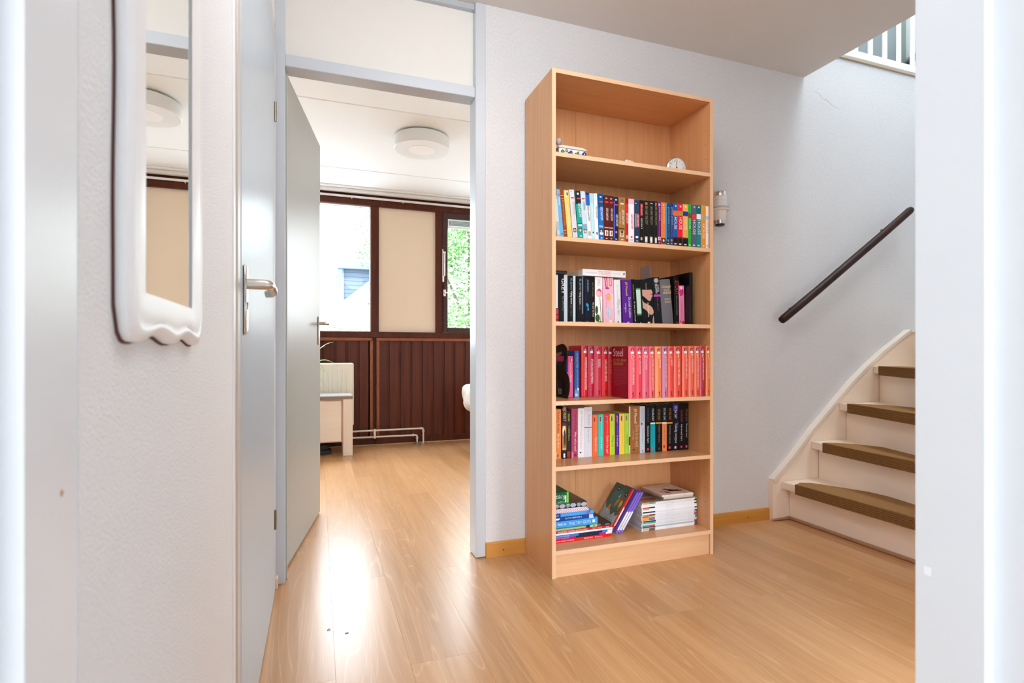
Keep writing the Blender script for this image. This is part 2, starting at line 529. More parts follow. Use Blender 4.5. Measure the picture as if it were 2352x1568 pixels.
part('lever', MB().tube([(0.006, 0.736, 1.052), (0.045, 0.736, 1.052), (0.052, 0.73, 1.052), (0.053, 0.715, 1.052), (0.053, 0.64, 1.05), (0.048, 0.628, 1.047)], [.009, .009, .0095, .0095, .0095, .007], 12), M_STEEL, hp, True, local=True)
hp2 = part('handle_plate', MB().box(-0.048, -0.04, 0.72, 0.752, 0.935, 1.09, c=0.004), M_STEEL, d2, True, local=True)
part('lever', MB().tube([(-0.046, 0.736, 1.052), (-0.085, 0.736, 1.052), (-0.093, 0.715, 1.052), (-0.093, 0.63, 1.05)], .0095, 12), M_STEEL, hp2, True, local=True)
part('strike_plate', MB().box(-0.03, -0.01, 0.80, 0.8008, 0.95, 1.1), M_STEEL, d2, local=True)
part('bottom_seal', MB().box(-0.034, -0.006, 0.001, 0.799, 0.002, 0.009), mat('a8a294', .6), d2, local=True)

# ---- wall behind the bookcase (continues up the stairwell)
w = MB().box(0.6897, 3.55, 2.25, 2.335, 0, 2.585)
w.box(-3.2, WX - 0.001, 2.25, 2.335, 0, 2.44)
wb = struct('wall_back', w, M_PAPER, label='pale textured wall behind the bookcase and stairs', cat='wall')
def skirt(x0, x1, nm):
    b = MB()
    pr = [(2.25, 0), (2.25, 0.064), (2.2455, 0.064), (2.2415, 0.058), (2.2415, 0.053), (2.240, 0.052), (2.240, 0.0)]
    b.prism(pr, 'x', x0, x1)
    o = struct(nm, b, M_SKIRT, label='orange-brown wooden skirting board ' + ('beside the door post' if x0 < 1 else 'between bookcase and staircase'), cat='baseboard')
    for sx in ([0.77] if x0 < 1 else [1.83, 2.13]):
        part('screw', MB().lathe([(0.0035, 0), (0.003, -0.0015)], sx, 2.2401, 0.026, 10, 'y'), mat('4a3c28', .4, 0.6), o)
    return o
skirt(0.6897, 0.90, 'baseboard_back')
skirt(1.655, 2.276, 'baseboard_back')
# hairline crack in the stairwell plaster
cr = MB()
cp = [(2.60, 2.33), (2.64, 2.325), (2.67, 2.30), (2.70, 2.298), (2.74, 2.275), (2.79, 2.262)]
cr.tube([(x, 2.2502, z + 0.02) for x, z in cp], [.0004, .0009, .0008, .001, .0008, .0004], 5)
part('crack', cr, mat('9a9a98', .8), wb)

# ---- hall ceiling with the edge of the stairwell
struct('ceiling', MB().box(WX - 0.1, 2.53, 0.33, 2.34, 2.415, 2.585), M_CEIL, label='white hall ceiling ending at the stairwell', cat='ceiling')
# ---- the doorway the picture is taken through (frame faces on both sides)
nd = sempty('door_4', 'white door frame of the nearest doorway, its jambs at both edges of the view', 'door frame', (0.26, 0.4, 0))
XL, XR, YF, YR = -0.1555, 0.686, 0.45, 0.378
lf = MB()
lf.prism([(XL - 0.02, 0.335), (XL - 0.016, 0.335), (XL - 0.016, YR), (XL, YR), (XL, YF), (XL - 0.02, YF)], 'z', 0, 2.2)
part('jamb', lf, M_NEAR, nd)
rf = MB()
rf.prism([(XR + 0.02, 0.335), (XR + 0.016, 0.335), (XR + 0.016, YR), (XR, YR), (XR, YF), (XR + 0.06, YF), (XR + 0.06, 0.335)], 'z', 0, 2.2)
part('jamb', rf, M_NEAR, nd)
part('lintel', MB().box(XL - 0.02, XR + 0.06, 0.335, YF, 2.03, 2.2), M_NEAR, nd)
part('scuff_mark', MB().lathe([(0.0022, 0), (0.0022, 0.0003)], XL - 0.0001, 0.425, 0.806, 10, 'x'), mat('c79a62', .7), nd)
part('paint_chip', MB().box(XR - .0002, XR, .432, .440, .630, .640), mat('fbfbfb', .6), nd)
w = MB()
w.box(-1.6, XL - 0.02, 0.335, 0.445, 0, 2.415)
w.box(XR + 0.06, 1.3, 0.335, 0.445, 0, 2.585); w.box(1.76, 3.7, 0.335, 0.445, 0, 2.585); w.box(1.3, 1.76, 0.335, 0.445, 0, 0.12); w.box(1.3, 1.76, 0.335, 0.445, 0.98, 2.585)
w.box(XL - 0.02, XR + 0.06, 0.335, 0.445, 2.2, 2.415)
struct('wall_front', w, M_PAPER, label='wall around the nearest doorway', cat='wall')

# ---- the bright room behind the camera
w = MB()
w.box(-3.7, -3.6, -3.2, 0.445, 0, 2.5)
w.box(1.05, 1.15, -3.2, 0.335, 0, 2.5)
w.box(-3.6, -1.6, 0.335, 0.445, 0, 2.5)
w.box(-3.7, -2.15, -3.2, -3.1, 0, 2.5)
w.box(-0.2, 1.15, -3.2, -3.1, 0, 2.5)
w.box(-2.15, -0.2, -3.2, -3.1, 0, 0.9)
struct('wall_near', w, M_PAPER, label='walls of the room behind the camera', cat='wall')
struct('ceiling', MB().box(-3.7, 1.15, -3.2, 0.34, 2.45, 2.55), M_CEIL2, label='ceiling of the room behind the camera', cat='ceiling')
wn = sempty('window_3', 'wide window of the room behind the camera', 'window', (-1.18, -3.15, 0.9))
for a in (-2.15, -1.2, -0.26):
    part('window_post', MB().box(a, a + 0.06, -3.19, -3.11, 0.9, 2.45), M_WHITE, wn)
part('window_rail', MB().box(-2.15, -0.2, -3.19, -3.11, 0.9, 0.96), M_WHITE, wn)
part('window_rail', MB().box(-2.15, -0.2, -3.19, -3.11, 2.39, 2.45), M_WHITE, wn)
# low glazed panel added out of view to light plinth, floor and risers
sl = sempty('fill_window', 'low glazed panel added unseen in the hall wall for light', 'window', (1.53, 0.39, 0.12))
part('window_frame', MB().box(1.30, 1.34, 0.335, 0.45, 0.12, 0.98).box(1.72, 1.76, 0.335, 0.45, 0.12, 0.98).box(1.34, 1.72, 0.335, 0.45, 0.12, 0.16).box(1.34, 1.72, 0.335, 0.45, 0.94, 0.98), M_WHITE, sl)
part('pane', MB().box(1.34, 1.72, 0.385, 0.39, 0.16, 0.94), M_GLASS, sl)

# ---- stairwell side walls and the upper landing
w = MB()
w.box(3.55, 3.65, 0.33, 2.25, 0, 5.0)
w.box(2.53, 3.65, 0.33, 0.445, 2.585, 5.0)
struct('wall_stairs', w, M_PAPER, label='far side wall of the stairwell', cat='wall')
w = MB()
w.box(2.43, 2.53, 0.33, 3.3, 2.585, 5.0)
struct('wall_landing', w, mat('d8dad6', .7), label='side wall of the upper landing', cat='wall')
up = MB()
up.box(2.43, 5.6, 3.3, 3.4, 2.585, 5.0)
up.box(5.5, 5.6, 2.25, 3.3, 2.585, 5.0)
up.box(3.65, 5.5, 2.15, 2.25, 2.585, 5.0)
struct('wall_upper', up, mat('98a0a2', .6), label='grey wall of the upper landing behind the balusters', cat='wall')
struct('floor', MB().box(2.53, 5.6, 2.335, 3.4, 2.46, 2.585), mat('b9a58c', .6), label='floor edge of the upper landing', cat='floor')
w = MB()
w.box(3.55, 5.6, 2.24, 2.335, 2.46, 2.60)
w.box(2.43, 2.53, 0.33, 3.4, 4.95, 5.05); w.box(3.52, 5.6, 0.33, 2.5, 4.95, 5.05); w.box(3.52, 5.6, 3.2, 3.4, 4.95, 5.05); w.box(3.52, 3.7, 2.5, 3.2, 4.95, 5.05); w.box(5.1, 5.6, 2.5, 3.2, 4.95, 5.05); w.box(2.53, 3.52, 2.14, 3.4, 4.95, 5.05); w.box(2.53, 3.52, 0.33, 0.45, 4.95, 5.05)  # second roof opening left over the landing, added to brighten it
struct('ceiling', w, M_CEIL2, label='ceiling over the stairwell around a roof light', cat='ceiling')
sk = sempty('window_4', 'roof light over the stairwell', 'window', (3.0, 1.1, 5.0))
part('window_frame', MB().box(2.53, 2.56, 0.45, 2.14, 4.95, 5.02).box(3.49, 3.52, 0.45, 2.14, 4.95, 5.02).box(2.56, 3.49, 0.45, 0.48, 4.95, 5.02).box(2.56, 3.49, 2.11, 2.14, 4.95, 5.02), M_WHITE, sk)
part('pane', MB().box(2.56, 3.49, 0.48, 2.11, 4.985, 4.99), M_GLASS, sk)
# door with frame up on the landing
ud = sempty('door_5', 'pale door in a grey-green frame up on the landing', 'door', (4.9, 3.3, 2.585))
part('door_frame', MB().box(4.80, 4.875, 3.275, 3.3, 2.585, 4.7, c=0.003).box(5.42, 5.49, 3.275, 3.3, 2.585, 4.7, c=0.003).box(4.875, 5.42, 3.275, 3.3, 4.63, 4.7, c=0.003), mat('8d968e', .45), ud)
part('door_leaf', MB().box(4.875, 5.42, 3.282, 3.3, 2.6, 4.63, c=0.002), mat('cfd2cc', .4), ud)
# balustrade along the landing edge
bl = thing('balustrade', 'white slatted balustrade at the top of the stairwell', 'railing', (3.1, 2.3, 2.585))
part('trim_board', MB().box(2.53, 3.549, 2.241, 2.262, 2.572, 2.592, c=0.003), mat('b0a08c', .6), bl)
part('bottom_rail', MB().box(2.53, 3.549, 2.244, 2.29, 2.592, 2.637, c=0.003), M_WHITE, bl)
part('top_rail', MB().box(2.53, 3.549, 2.24, 2.295, 3.42, 3.47, c=0.005), M_WHITE, bl)
bx = 2.795
while bx < 3.5:
    part('baluster', MB().box(bx, bx + 0.032, 2.248, 2.260, 2.637, 3.42, c=0.002), M_WHITE, bl)
    bx += 0.1195
hr = thing('stair_rail', 'dark rail rising behind the white balusters upstairs', 'handrail', (4.5, 3.0, 3.0))
part('rail', MB().tube([(4.05, 3.2, 2.93), (5.4, 3.2, 3.79)], 0.03, 10), mat('2e3434', .4), hr, True)
for a in (4.3, 5.1):
    part('bracket', MB().tube([(a, 3.2, 2.93 + (a - 4.05) * .637), (a, 3.3, 2.90 + (a - 4.05) * .637)], 0.008, 8), M_DARK, hr)

# ---- living room shell
w = MB()
w.box(-3.3, -3.2, 2.25, 5.45, 0, 2.55)
struct('wall_side', w, mat('ebe6dc', .7), label='side wall of the living room', cat='wall')
struct('wall_right', MB().box(3.6, 3.7, 2.335, 5.45, 0, 2.46), mat('ebe6dc', .7), label='other side wall of the living room', cat='wall')
cl = struct('ceiling', MB().box(-3.3, 3.7, 2.335, 5.45, 2.452, 2.458), M_CEIL2, label='white boarded living room ceiling', cat='ceiling')
for y0, y1 in ((2.335, 3.489), (3.491, 4.729), (4.731, 5.40)):
    for x0, x1 in ((-3.2, -0.3), (-0.3, 3.6)):
        part('ceiling_board', MB().box(x0, x1, y0 + .0035, y1 - .0035, 2.44, 2.452, c=0.004), M_CEIL2, cl)

# far wall: wooden window front
FY = 5.34
fw = sempty('wall_far', 'dark mahogany window wall with boarded lower half', 'wall', (0.6, FY, 0))
bk = MB().box(-3.2, 3.6, FY + 0.03, FY + 0.12, 0, 1.035)
part('backing', bk, M_MAHOGD, fw)
part('top_plate', MB().box(-3.2, 3.6, FY - 0.005, FY + 0.12, 2.305, 2.36, c=0.002).box(-3.2, 3.6, FY + 0.01, FY + 0.12, 2.36, 2.46), M_MAHOGD, fw)
part('window_sill', MB().box(-3.2, 3.6, FY - 0.008, FY + 0.12, 1.035, 1.092, c=0.003), M_MAHOGD, fw)
for a, b in ((0.482, 0.556), (1.115, 1.186), (-1.75, -1.68), (-3.2, -3.1), (3.3, 3.6), (2.05, 2.12)):
    part('window_post', MB().box(a, b, FY - 0.002, FY + 0.12, 1.092, 2.305, c=0.002), M_MAHOGD, fw)
part('blind_panel', MB().box(0.556, 1.115, FY + 0.03, FY + 0.05, 1.092, 2.305), mat('ead5bc', .6, name='cream_board'), fw)
part('solid_panel', MB().box(-3.1, -1.75, FY + 0.03, FY + 0.05, 1.092, 2.305).box(2.12, 3.3, FY + 0.03, FY + 0.05, 2.1, 2.305), mat('ead5bc', .6, name='cream_board'), fw)
# boarded lower half
def boards(x0, x1, gaps):
    part('board_frame', MB().box(x0, x1, FY - 0.012, FY + 0.03, 1.003, 1.034, c=0.004), M_MAHOGT, fw)
    part('bottom_board', MB().box(x0, x1, FY - 0.006, FY + 0.03, 0.004, 0.062, c=0.003), M_MAHOGD, fw)
    for i in range(len(gaps) - 1):
        a, b = gaps[i], gaps[i + 1]
        part('plank', MB().prism([(a + .011, FY + .02), (a + .013, FY + .006), (b - .013, FY + .004), (b - .011, FY + .02)], 'z', 0.062, 1.003), M_MAHOG, fw)
        part('groove_strip', MB().box(b - .013, b + .013, FY + .016, FY + .03, 0.062, 1.003), M_MAHOGD, fw)
boards(-3.2, 0.497, [0.472 - 0.1075 * i for i in range(19, -1, -1)])
part('groove_strip', MB().box(0.442, 0.470, FY + .016, FY + .03, 0.062, 1.003), M_MAHOGD, fw)
boards(0.532, 3.6, [0.538] + [0.647 + 0.109 * i for i in range(0, 17)])
for a in (0.470, 0.532):
    part('board_frame', MB().box(a, a + 0.030, FY - 0.012, FY + 0.03, 0.062, 1.003, c=0.004), M_MAHOGT, fw)
struct('trim_1', MB().box(-3.2, 3.6, FY - 0.014, FY, 0, 0.006), mat('c9a27a', .5), label='thin light strip where floor meets the wooden wall', cat='trim')
# windows
w1 = sempty('window_1', 'large fixed window pane left of the cream panel', 'window', (-0.6, FY, 1.09))
part('pane', MB().box(-1.68, 0.482, FY + 0.045, FY + 0.05, 1.092, 2.305), M_GLASS, w1)
part('glazing_bead', MB().box(0.472, 0.482, FY + 0.02, FY + 0.045, 1.092, 2.305).box(-1.68, 0.472, FY + 0.02, FY + 0.045, 2.295, 2.305).box(-1.68, 0.472, FY + 0.02, FY + 0.045, 1.092, 1.098), mat('d8dcd8', .4), w1)
w2 = sempty('window_2', 'opening window with dark sash right of the cream panel', 'window', (1.6, FY, 1.09))
sa = MB()
sa.box(1.188, 1.234, FY - 0.018, FY + 0.05, 1.094, 2.30, c=0.003); sa.box(2.0, 2.046, FY - 0.018, FY + 0.05, 1.094, 2.30, c=0.003)
sa.box(1.234, 2.0, FY - 0.018, FY + 0.05, 1.094, 1.142, c=0.003); sa.box(1.234, 2.0, FY - 0.018, FY + 0.05, 2.245, 2.30, c=0.003)
part('sash', sa, mat('38160e', .35, name='dark_sash_wood'), w2)
part('pane', MB().box(1.234, 2.0, FY + 0.02, FY + 0.025, 1.142, 2.245), M_GLASS, w2)
part('pane', MB().box(2.12, 3.3, FY + 0.04, FY + 0.045, 1.092, 2.1), M_GLASS, w2)
bl2 = MB().box(1.236, 1.998, FY - 0.004, FY + 0.018, 2.148, 2.172, c=0.002).box(1.236, 1.25, FY - 0.004, FY + 0.018, 2.172, 2.243, c=0.002).box(1.25, 1.998, FY - 0.004, FY + 0.018, 2.232, 2.243, c=0.002)
vt = part('vent_frame', bl2, M_WHITE, w2)
for i in range(4):
    part('vent_slat', MB().box(1.25, 1.998, FY - 0.002, FY + 0.014, 2.177 + i * .0138, 2.187 + i * .0138, c=0.001), mat('8a8f92', .5), vt)
part('window_stay', MB().box(1.176, 1.184, FY - 0.03, FY - 0.018, 1.60, 1.93, c=0.002).box(1.190, 1.204, FY - 0.036, FY - 0.018, 1.66, 1.90, c=0.003).box(1.178, 1.206, FY - 0.04, FY - 0.018, 1.885, 1.905, c=0.002).tube([(1.186, FY - 0.026, 1.66), (1.184, FY - 0.026, 1.60)], 0.009, 8), M_WHITE, w2)
hd = part('window_handle', MB().box(1.186, 1.212, FY - 0.026, FY - 0.018, 1.455, 1.525, c=0.003).tube([(1.2, FY - 0.03, 1.49), (1.2, FY - 0.05, 1.49), (1.215, FY - 0.055, 1.49), (1.29, FY - 0.055, 1.502)], [.009, .009, .007, .005], 8), M_CHROME, w2, True)
# curtain rails below the living room ceiling
cr = thing('curtain_rail', 'white double curtain rail under the living room ceiling', 'curtain rail', (0.6, 5.26, 2.41))
part('rail', MB().box(-3.1, 3.5, 5.285, 5.335, 2.408, 2.439, c=0.004), M_WHITE, cr)
part('rail', MB().box(-3.1, 3.5, 5.20, 5.225, 2.424, 2.44, c=0.003), M_WHITE, cr)
part('rail', MB().box(-3.1, 3.5, 5.318, 5.336, 2.364, 2.384, c=0.003), M_WHITE, cr)
for a in (0.30, 0.78):
    part('runner', MB().box(a, a + 0.008, 5.316, 5.324, 2.352, 2.366, c=0.001), M_WHITE, cr)
# ================================================================== furniture
# ---- bookcase
BX0, BX1, BY0, BY1, BH = 0.870, 1.652, 1.943, 2.235, 2.02
T = 0.0165
bc = thing('bookcase', 'tall open beech-veneer bookcase standing against the pale wall', 'bookcase', (1.26, 2.09, 0))
def side(x0, x1):
    o = part('side_panel', MB().box(x0, x1, BY0 + 0.001, BY1, 0, BH, c=0.0008), M_BEECH, bc)
    e = part('edge_band', MB().box(x0, x1, BY0, BY0 + 0.001, 0, BH), M_EDGE, o)
    return o
s0 = side(BX0, BX0 + T)
s1 = side(BX1 - T, BX1)
IX0, IX1 = BX0 + T, BX1 - T
def board(nm, z1, t=T, y0=BY0 + 0.001):
    o = part(nm, MB().box(IX0, IX1, y0, BY1 - 0.008, z1 - t, z1, c=0.0006), M_BEECHX, bc)
    part('edge_band', MB().box(IX0, IX1, y0 - 0.001, y0, z1 - t, z1), M_EDGE, o)
board('top_panel', BH)
SH = [1.690, 1.356, 1.018, 0.701, 0.441, 0.1075]
for z in SH[:5]:
    board('shelf', z)
board('bottom_shelf', SH[5])
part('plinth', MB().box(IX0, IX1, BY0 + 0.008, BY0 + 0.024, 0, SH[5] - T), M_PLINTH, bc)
for a, b in ((IX0 - .004, 1.1165), (1.1173, 1.3835), (1.3843, IX1 + .004)):
    part('back_panel', MB().box(a, b, BY1 - 0.006, BY1 - 0.003, 0.05, BH - 0.003), M_BEECH, bc)
for z in SH[:5]:
    for xx, sg in ((IX0, 1), (IX1, -1)):
        for yy in (1.975, 2.19):
            part('shelf_pin', MB().tube([(xx, yy, z - T - .003), (xx + sg * .009, yy, z - T - .003)], .0028, 8), M_CHROME, bc)
hol = MB()
for z in [0.16 + 0.064 * i for i in range(28)]:
    for yy in (1.975, 2.19):
        hol.add([(IX1 - .0002, yy + .0022 * math.cos(a), z + .0022 * math.sin(a)) for a in [PI / 4 * k for k in range(8)]], [tuple(range(8))])
if True:
    o = part('pin_holes', hol, M_DARK, bc)
    o['kind'] = 'stuff'

# ---- things on the top shelf
Z1 = SH[0]
def dial(nm, label, loc, r, face='ecebe6', rim=M_CHROME, rz=0.0, tilt=0.0, depth=0.03, nums=True):
    t = thing(nm, label, 'clock', loc, (tilt, 0, rz))
    part('rim', MB().lathe([(r * .9, 0.002), (r * .93, -0.004), (r, -0.002), (r, depth * .5), (r * .9, depth), (r * .5, depth)], 0, 0, r, 32, 'y'), rim, t, True, local=True)
    part('dial', MB().lathe([(r * .9, 0.0), (r * .9, 0.001)], 0, 0, r, 32, 'y'), mat(face, .4), t, True, local=True)
    if nums:
        me = []
        for k in range(1, 13):
            a = PI / 2 - k * PI / 6
            me.append((str(k), r * .68 * math.cos(a), r * .68 * math.sin(a)))
        mb = MB()
        for s_, x_, z_ in me:
            text_geo(mb, s_, x_ - r * .11, x_ + r * .11, r + z_ - r * .1, r + z_ + r * .1, -0.0004, 'h')
        part('numerals', mb, M_DARK, t, local=True)
    hd = MB()
    hd.box(-r * .025, r * .025, -0.0012, -0.0007, r, r + r * .62)
    hd.prism([(-r * .05, r - r * .02), (r * .05, r), (r * .02, r - r * .42), (-r * .02, r - r * .42)], 'y', -0.0016, -0.0012)
    hd.lathe([(r * .07, 0), (r * .07, 0.0012)], 0, -0.002, r, 12, 'y')
    part('hands', hd, M_DARK, t, local=True)
    for sx in (-.45, .45):
        part('foot', MB().tube([(sx * r, depth * .4, r * .14), (sx * r * 1.1, depth * .4, 0)], .003, 8), rim, t, True, local=True)
    return t

# text helper: built-in font outlines fitted into a rectangle
_GL = {}
_AS = {}
def glyphs(s):
    if s in _GL:
        return _GL[s]
    c = bpy.data.curves.new('lettering', 'FONT')
    c.body = s
    c.resolution_u = 2
    o = bpy.data.objects.new('lettering', c)
    COL.objects.link(o)
    dg = bpy.context.evaluated_depsgraph_get()
    me = bpy.data.meshes.new_from_object(o.evaluated_get(dg))
    vs = [v.co[:] for v in me.vertices]
    fs = [tuple(p.vertices) for p in me.polygons]
    bpy.data.objects.remove(o, do_unlink=True)
    bpy.data.meshes.remove(me)
    bpy.data.curves.remove(c)
    if not vs:
        vs, fs = [(0, 0, 0), (1, 0, 0), (0, 1, 0)], []
    x0 = min(v[0] for v in vs); x1 = max(v[0] for v in vs)
    y0 = min(v[1] for v in vs); y1 = max(v[1] for v in vs)
    _AS[s] = (x1 - x0) / max(y1 - y0, 1e-6)
    _GL[s] = ([((v[0] - x0) / max(x1 - x0, 1e-6), (v[1] - y0) / max(y1 - y0, 1e-6)) for v in vs], fs)
    return _GL[s]

def text_geo(mb, s, x0, x1, z0, z1, y, mode, mi=0):
    """'h': reads left to right; 'v': reads from top to bottom; in the plane y = const facing -y"""
    vs, fs = glyphs(s)
    if len(s) <= 2 and mode == 'h':      # single characters keep their own proportions
        a = _AS[s] * (z1 - z0)
        c = (x0 + x1) / 2
        x0, x1 = c - a / 2, c + a / 2
    if mode == 'h':
        q = [(x0 + u * (x1 - x0), y, z0 + v * (z1 - z0)) for u, v in vs]
    else:
        q = [(x0 + v * (x1 - x0), y, z1 - u * (z1 - z0)) for u, v in vs]
    mb.add(q, fs, mi)

dial('alarm_clock', 'round silver alarm clock on the top shelf, near its right-hand end', (1.538, 2.05, Z1), 0.047, rz=-0.12)
tc_ = dial('table_clock', 'round dark-rimmed clock on a stand behind the floral box, half hidden by the side panel', (0.9367, 2.155, Z1 + .097), 0.045, rim=mat('2a2622', .35), rz=-0.1)
part('stand', MB().lathe([(.03, -.097), (.03, -.09), (.012, -.08), (.008, -.02), (.012, .002)], 0, .015, 0, 20), mat('2a2622', .35), tc_, True, local=True)
# floral box with lid and rose knob
fb = thing('floral_box', 'small ceramic box painted with purple pansies on the top shelf', 'box', (0.965, 1.985, Z1), (0, 0, 0.03))
bxm = part('body', MB().box(-0.045, 0.075, 0, 0.075, 0, 0.036, c=0.002), mat('e8ece6', .25), fb, local=True)
lid = part('lid', MB().prism([(-0.049, 0.036), (0.079, 0.036), (0.079, 0.040), (0.06, 0.046), (-0.03, 0.046), (-0.049, 0.040)], 'y', -0.004, 0.079), mat('d8d6cc', .25), fb, local=True)
pa = MB()
def flower(cx, cz, r, y, petal, eye):
    for k in range(5):
        a = k * 2 * PI / 5 + .3
        pa.add([(cx + r * .55 * math.cos(a) + r * .5 * math.cos(b), y - .0001 * (k % 3), cz + r * .55 * math.sin(a) + r * .5 * math.sin(b)) for b in [PI / 4 * q for q in range(8)]], [tuple(range(8))], petal)
    pa.add([(cx + r * .28 * math.cos(b), y - .0008, cz + r * .28 * math.sin(b)) for b in [PI / 4 * q for q in range(8)]], [tuple(range(8))], eye)
for cx, cz, r, p_, e_ in ((-.03, .02, .009, 3, 0), (-.012, .026, .007, 3, 2), (.008, .015, .014, 1, 3), (.012, .014, .009, 0, 3), (.027, .02, .011, 2, 4), (.043, .018, .012, 3, 3), (.052, .022, .008, 2, 0), (.06, .01, .011, 1, 0), (.07, .022, .010, 1, 2), (.068, .008, .007, 0, 4)):
    flower(cx, cz, r, -.0012, p_, e_)
part('pansy_print', pa, [mat('9a86d0', .3), mat('46356e', .3), mat('e6ecf4', .3), mat('5f7a38', .3), mat('40202c', .3)], fb, local=True)
pt = MB()
for i in range(5):
    pt.tube([(-.0452, .008 + i * .014, .002 + .002 * i), (-.0452, .014 + i * .012, .034)], .002, 6)
part('side_painting', pt, mat('4c3a38', .4), bxm, local=True)
kn = MB()
kn.lathe([(.002, 0), (.008, .004), (.012, .012), (.013, .02), (.009, .027), (.002, .029)], -.03, .035, .046 + .012, 14)
kn.lathe([(.005, 0), (.004, .012)], -.03, .035, .046, 10)
part('figure_knob', kn, mat('b8aaa6', .3, bump=(160, .6, .003)), lid, True, local=True)
lf_ = MB()
for a in (-.012, .012, .03):
    lf_.add([(-.03 + a * .4, .035, .047), (-.03 + a, .03, .054), (-.03 + a * 1.9, .032, .048), (-.03 + a, .042, .050)], [(0, 1, 2, 3)])
part('petals', lf_, mat('c4c2d2', .3), lid, local=True)
# small white shells
for i, (xx, yy, s_) in enumerate(((1.218, 1.957, .0085), (1.232, 1.956, .0075), (1.244, 1.957, .0065))):
    q = MB()
    nr, ns = 9, 6
    for a in range(nr):
        th = PI * a / (nr - 1)
        f0 = 1 + .18 * (a % 2)
        vs0 = len(q.v)
    pr = []
    for a in range(ns + 1):
        fz = a / ns
        pr.append((max(.0008, s_ * math.sin(PI * (.12 + .85 * fz)) * (1.0 + .12 * (a % 2))), s_ * 1.5 * fz))
    q.lathe(pr, 0, 0, 0, 14)
    tag(part('ornament', q, mat('eeeef0', .4), None, True, at=None), 'tiny white ribbed ornament on the top shelf' + (', the tallest of three', ', the middle one of three', ', nearest the silver alarm clock')[i], 'ornament', 'white ornaments on the top shelf')
    so = bpy.context.scene.objects[-1] if False else COL.objects[-1]
    so.location = (xx, yy, Z1)

# ---- staircase with carpeted treads
st = thing('staircase', 'cream painted winding staircase with brown carpet on its treads', 'staircase', (2.7, 1.8, 0))
M_STAIR = mat('f3e2d0', .4, name='cream_stair_paint')
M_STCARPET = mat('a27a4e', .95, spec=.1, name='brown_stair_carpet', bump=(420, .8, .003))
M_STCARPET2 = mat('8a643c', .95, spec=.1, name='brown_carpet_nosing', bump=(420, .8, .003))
RZ = 0.2025
WY = 2.216
tr = [(2.333, 0.0), (2.545, 6.0), (2.752, 19.4), (3.016, 34.0), (3.42, 52.0)]
NY = 1.17
def lx(k, y):
    x0, a = tr[k]
    return x0 - (2.2 - y) * math.tan(math.radians(a))
for k in range(5):
    z = RZ * (k + 1) + .001
    a0, b0 = lx(k, WY), lx(k, NY)
    if k < 4:
        a1, b1 = lx(k + 1, WY), lx(k + 1, NY)
        poly = [(a0, WY), (b0, NY), (max(b1, b0) + .09, NY), (a1 + .10, WY)]
    else:
        poly = [(3.42, WY), (2.30, NY), (2.45, NY - .1), (3.55, 1.6), (3.55, WY)]
        poly = [(a0, WY), (lx(4, 1.3), 1.3), (2.45, 1.2), (3.55, 1.65), (3.55, WY)]
    part('tread', MB().prism(poly, 'z', z - .036, z), M_STAIR, st)
    # riser set back under the nosing
    ca, sa_ = math.cos(math.radians(tr[k][1])), math.sin(math.radians(tr[k][1]))
    s_ = .055
    yb = NY if k < 4 else 1.35
    p0 = (lx(k, WY) + s_ * ca, WY); p1 = (lx(k, yb) + s_ * ca, yb)
    part('riser', MB().prism([p0, p1, (p1[0] + .018, p1[1]), (p0[0] + .018, p0[1])], 'z', z - RZ, z - .036), M_STAIR, st)
# carpet mats: a rounded patch on the tread, folded down over the nosing with a ribbed face
mats_ = [
    [(2.124, 0), (2.135, .03), (2.147, .05), (2.125, .105), (2.03, .152), (1.89, .215), (1.80, .222), (1.664, .197), (1.45, .15), (1.30, .06)],
    [(2.135, 0), (2.14, .02), (2.118, .07), (2.055, .135), (1.93, .205), (1.78, .215), (1.6, .17), (1.4, .07)],
    [(2.145, 0), (2.148, .03), (2.125, .075), (2.06, .15), (1.94, .20), (1.75, .21), (1.55, .16), (1.4, .06)],
    [(2.15, 0), (2.15, .03), (2.13, .09), (2.05, .17), (1.9, .22), (1.7, .2), (1.5, .1)],
]
for k in range(4):
    z = RZ * (k + 1) + .001
    a = math.radians(tr[k][1])
    ca, sa_ = math.cos(a), math.sin(a)
    def P2(y, d):
        return (lx(k, y) + d * ca, y - d * sa_)
    back = [P2(y, d) for y, d in mats_[k]]
    yl, yr = mats_[k][0][0], mats_[k][-1][0] - .03
    poly = [P2(yl, -.004), P2(yr, -.004), P2(yr, .03)] + back[::-1]
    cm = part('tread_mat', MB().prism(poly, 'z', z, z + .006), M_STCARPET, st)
    q = MB()
    n0 = P2(yl, 0); n1 = P2(yr, 0)
    for i in range(6):
        zt = z + .006 - i * .0086
        for (dd, zz0, zz1) in ((-.007, zt - .0058, zt), (-.0045, zt - .0086, zt - .0058)):
            e0 = P2(yl, dd); e1 = P2(yr, dd); f0 = P2(yl, 0.0); f1 = P2(yr, 0.0)
            q.prism([e0, e1, f1, f0], 'z', zz0, zz1)
    part('ribbed_nosing', q, M_STCARPET2, cm)
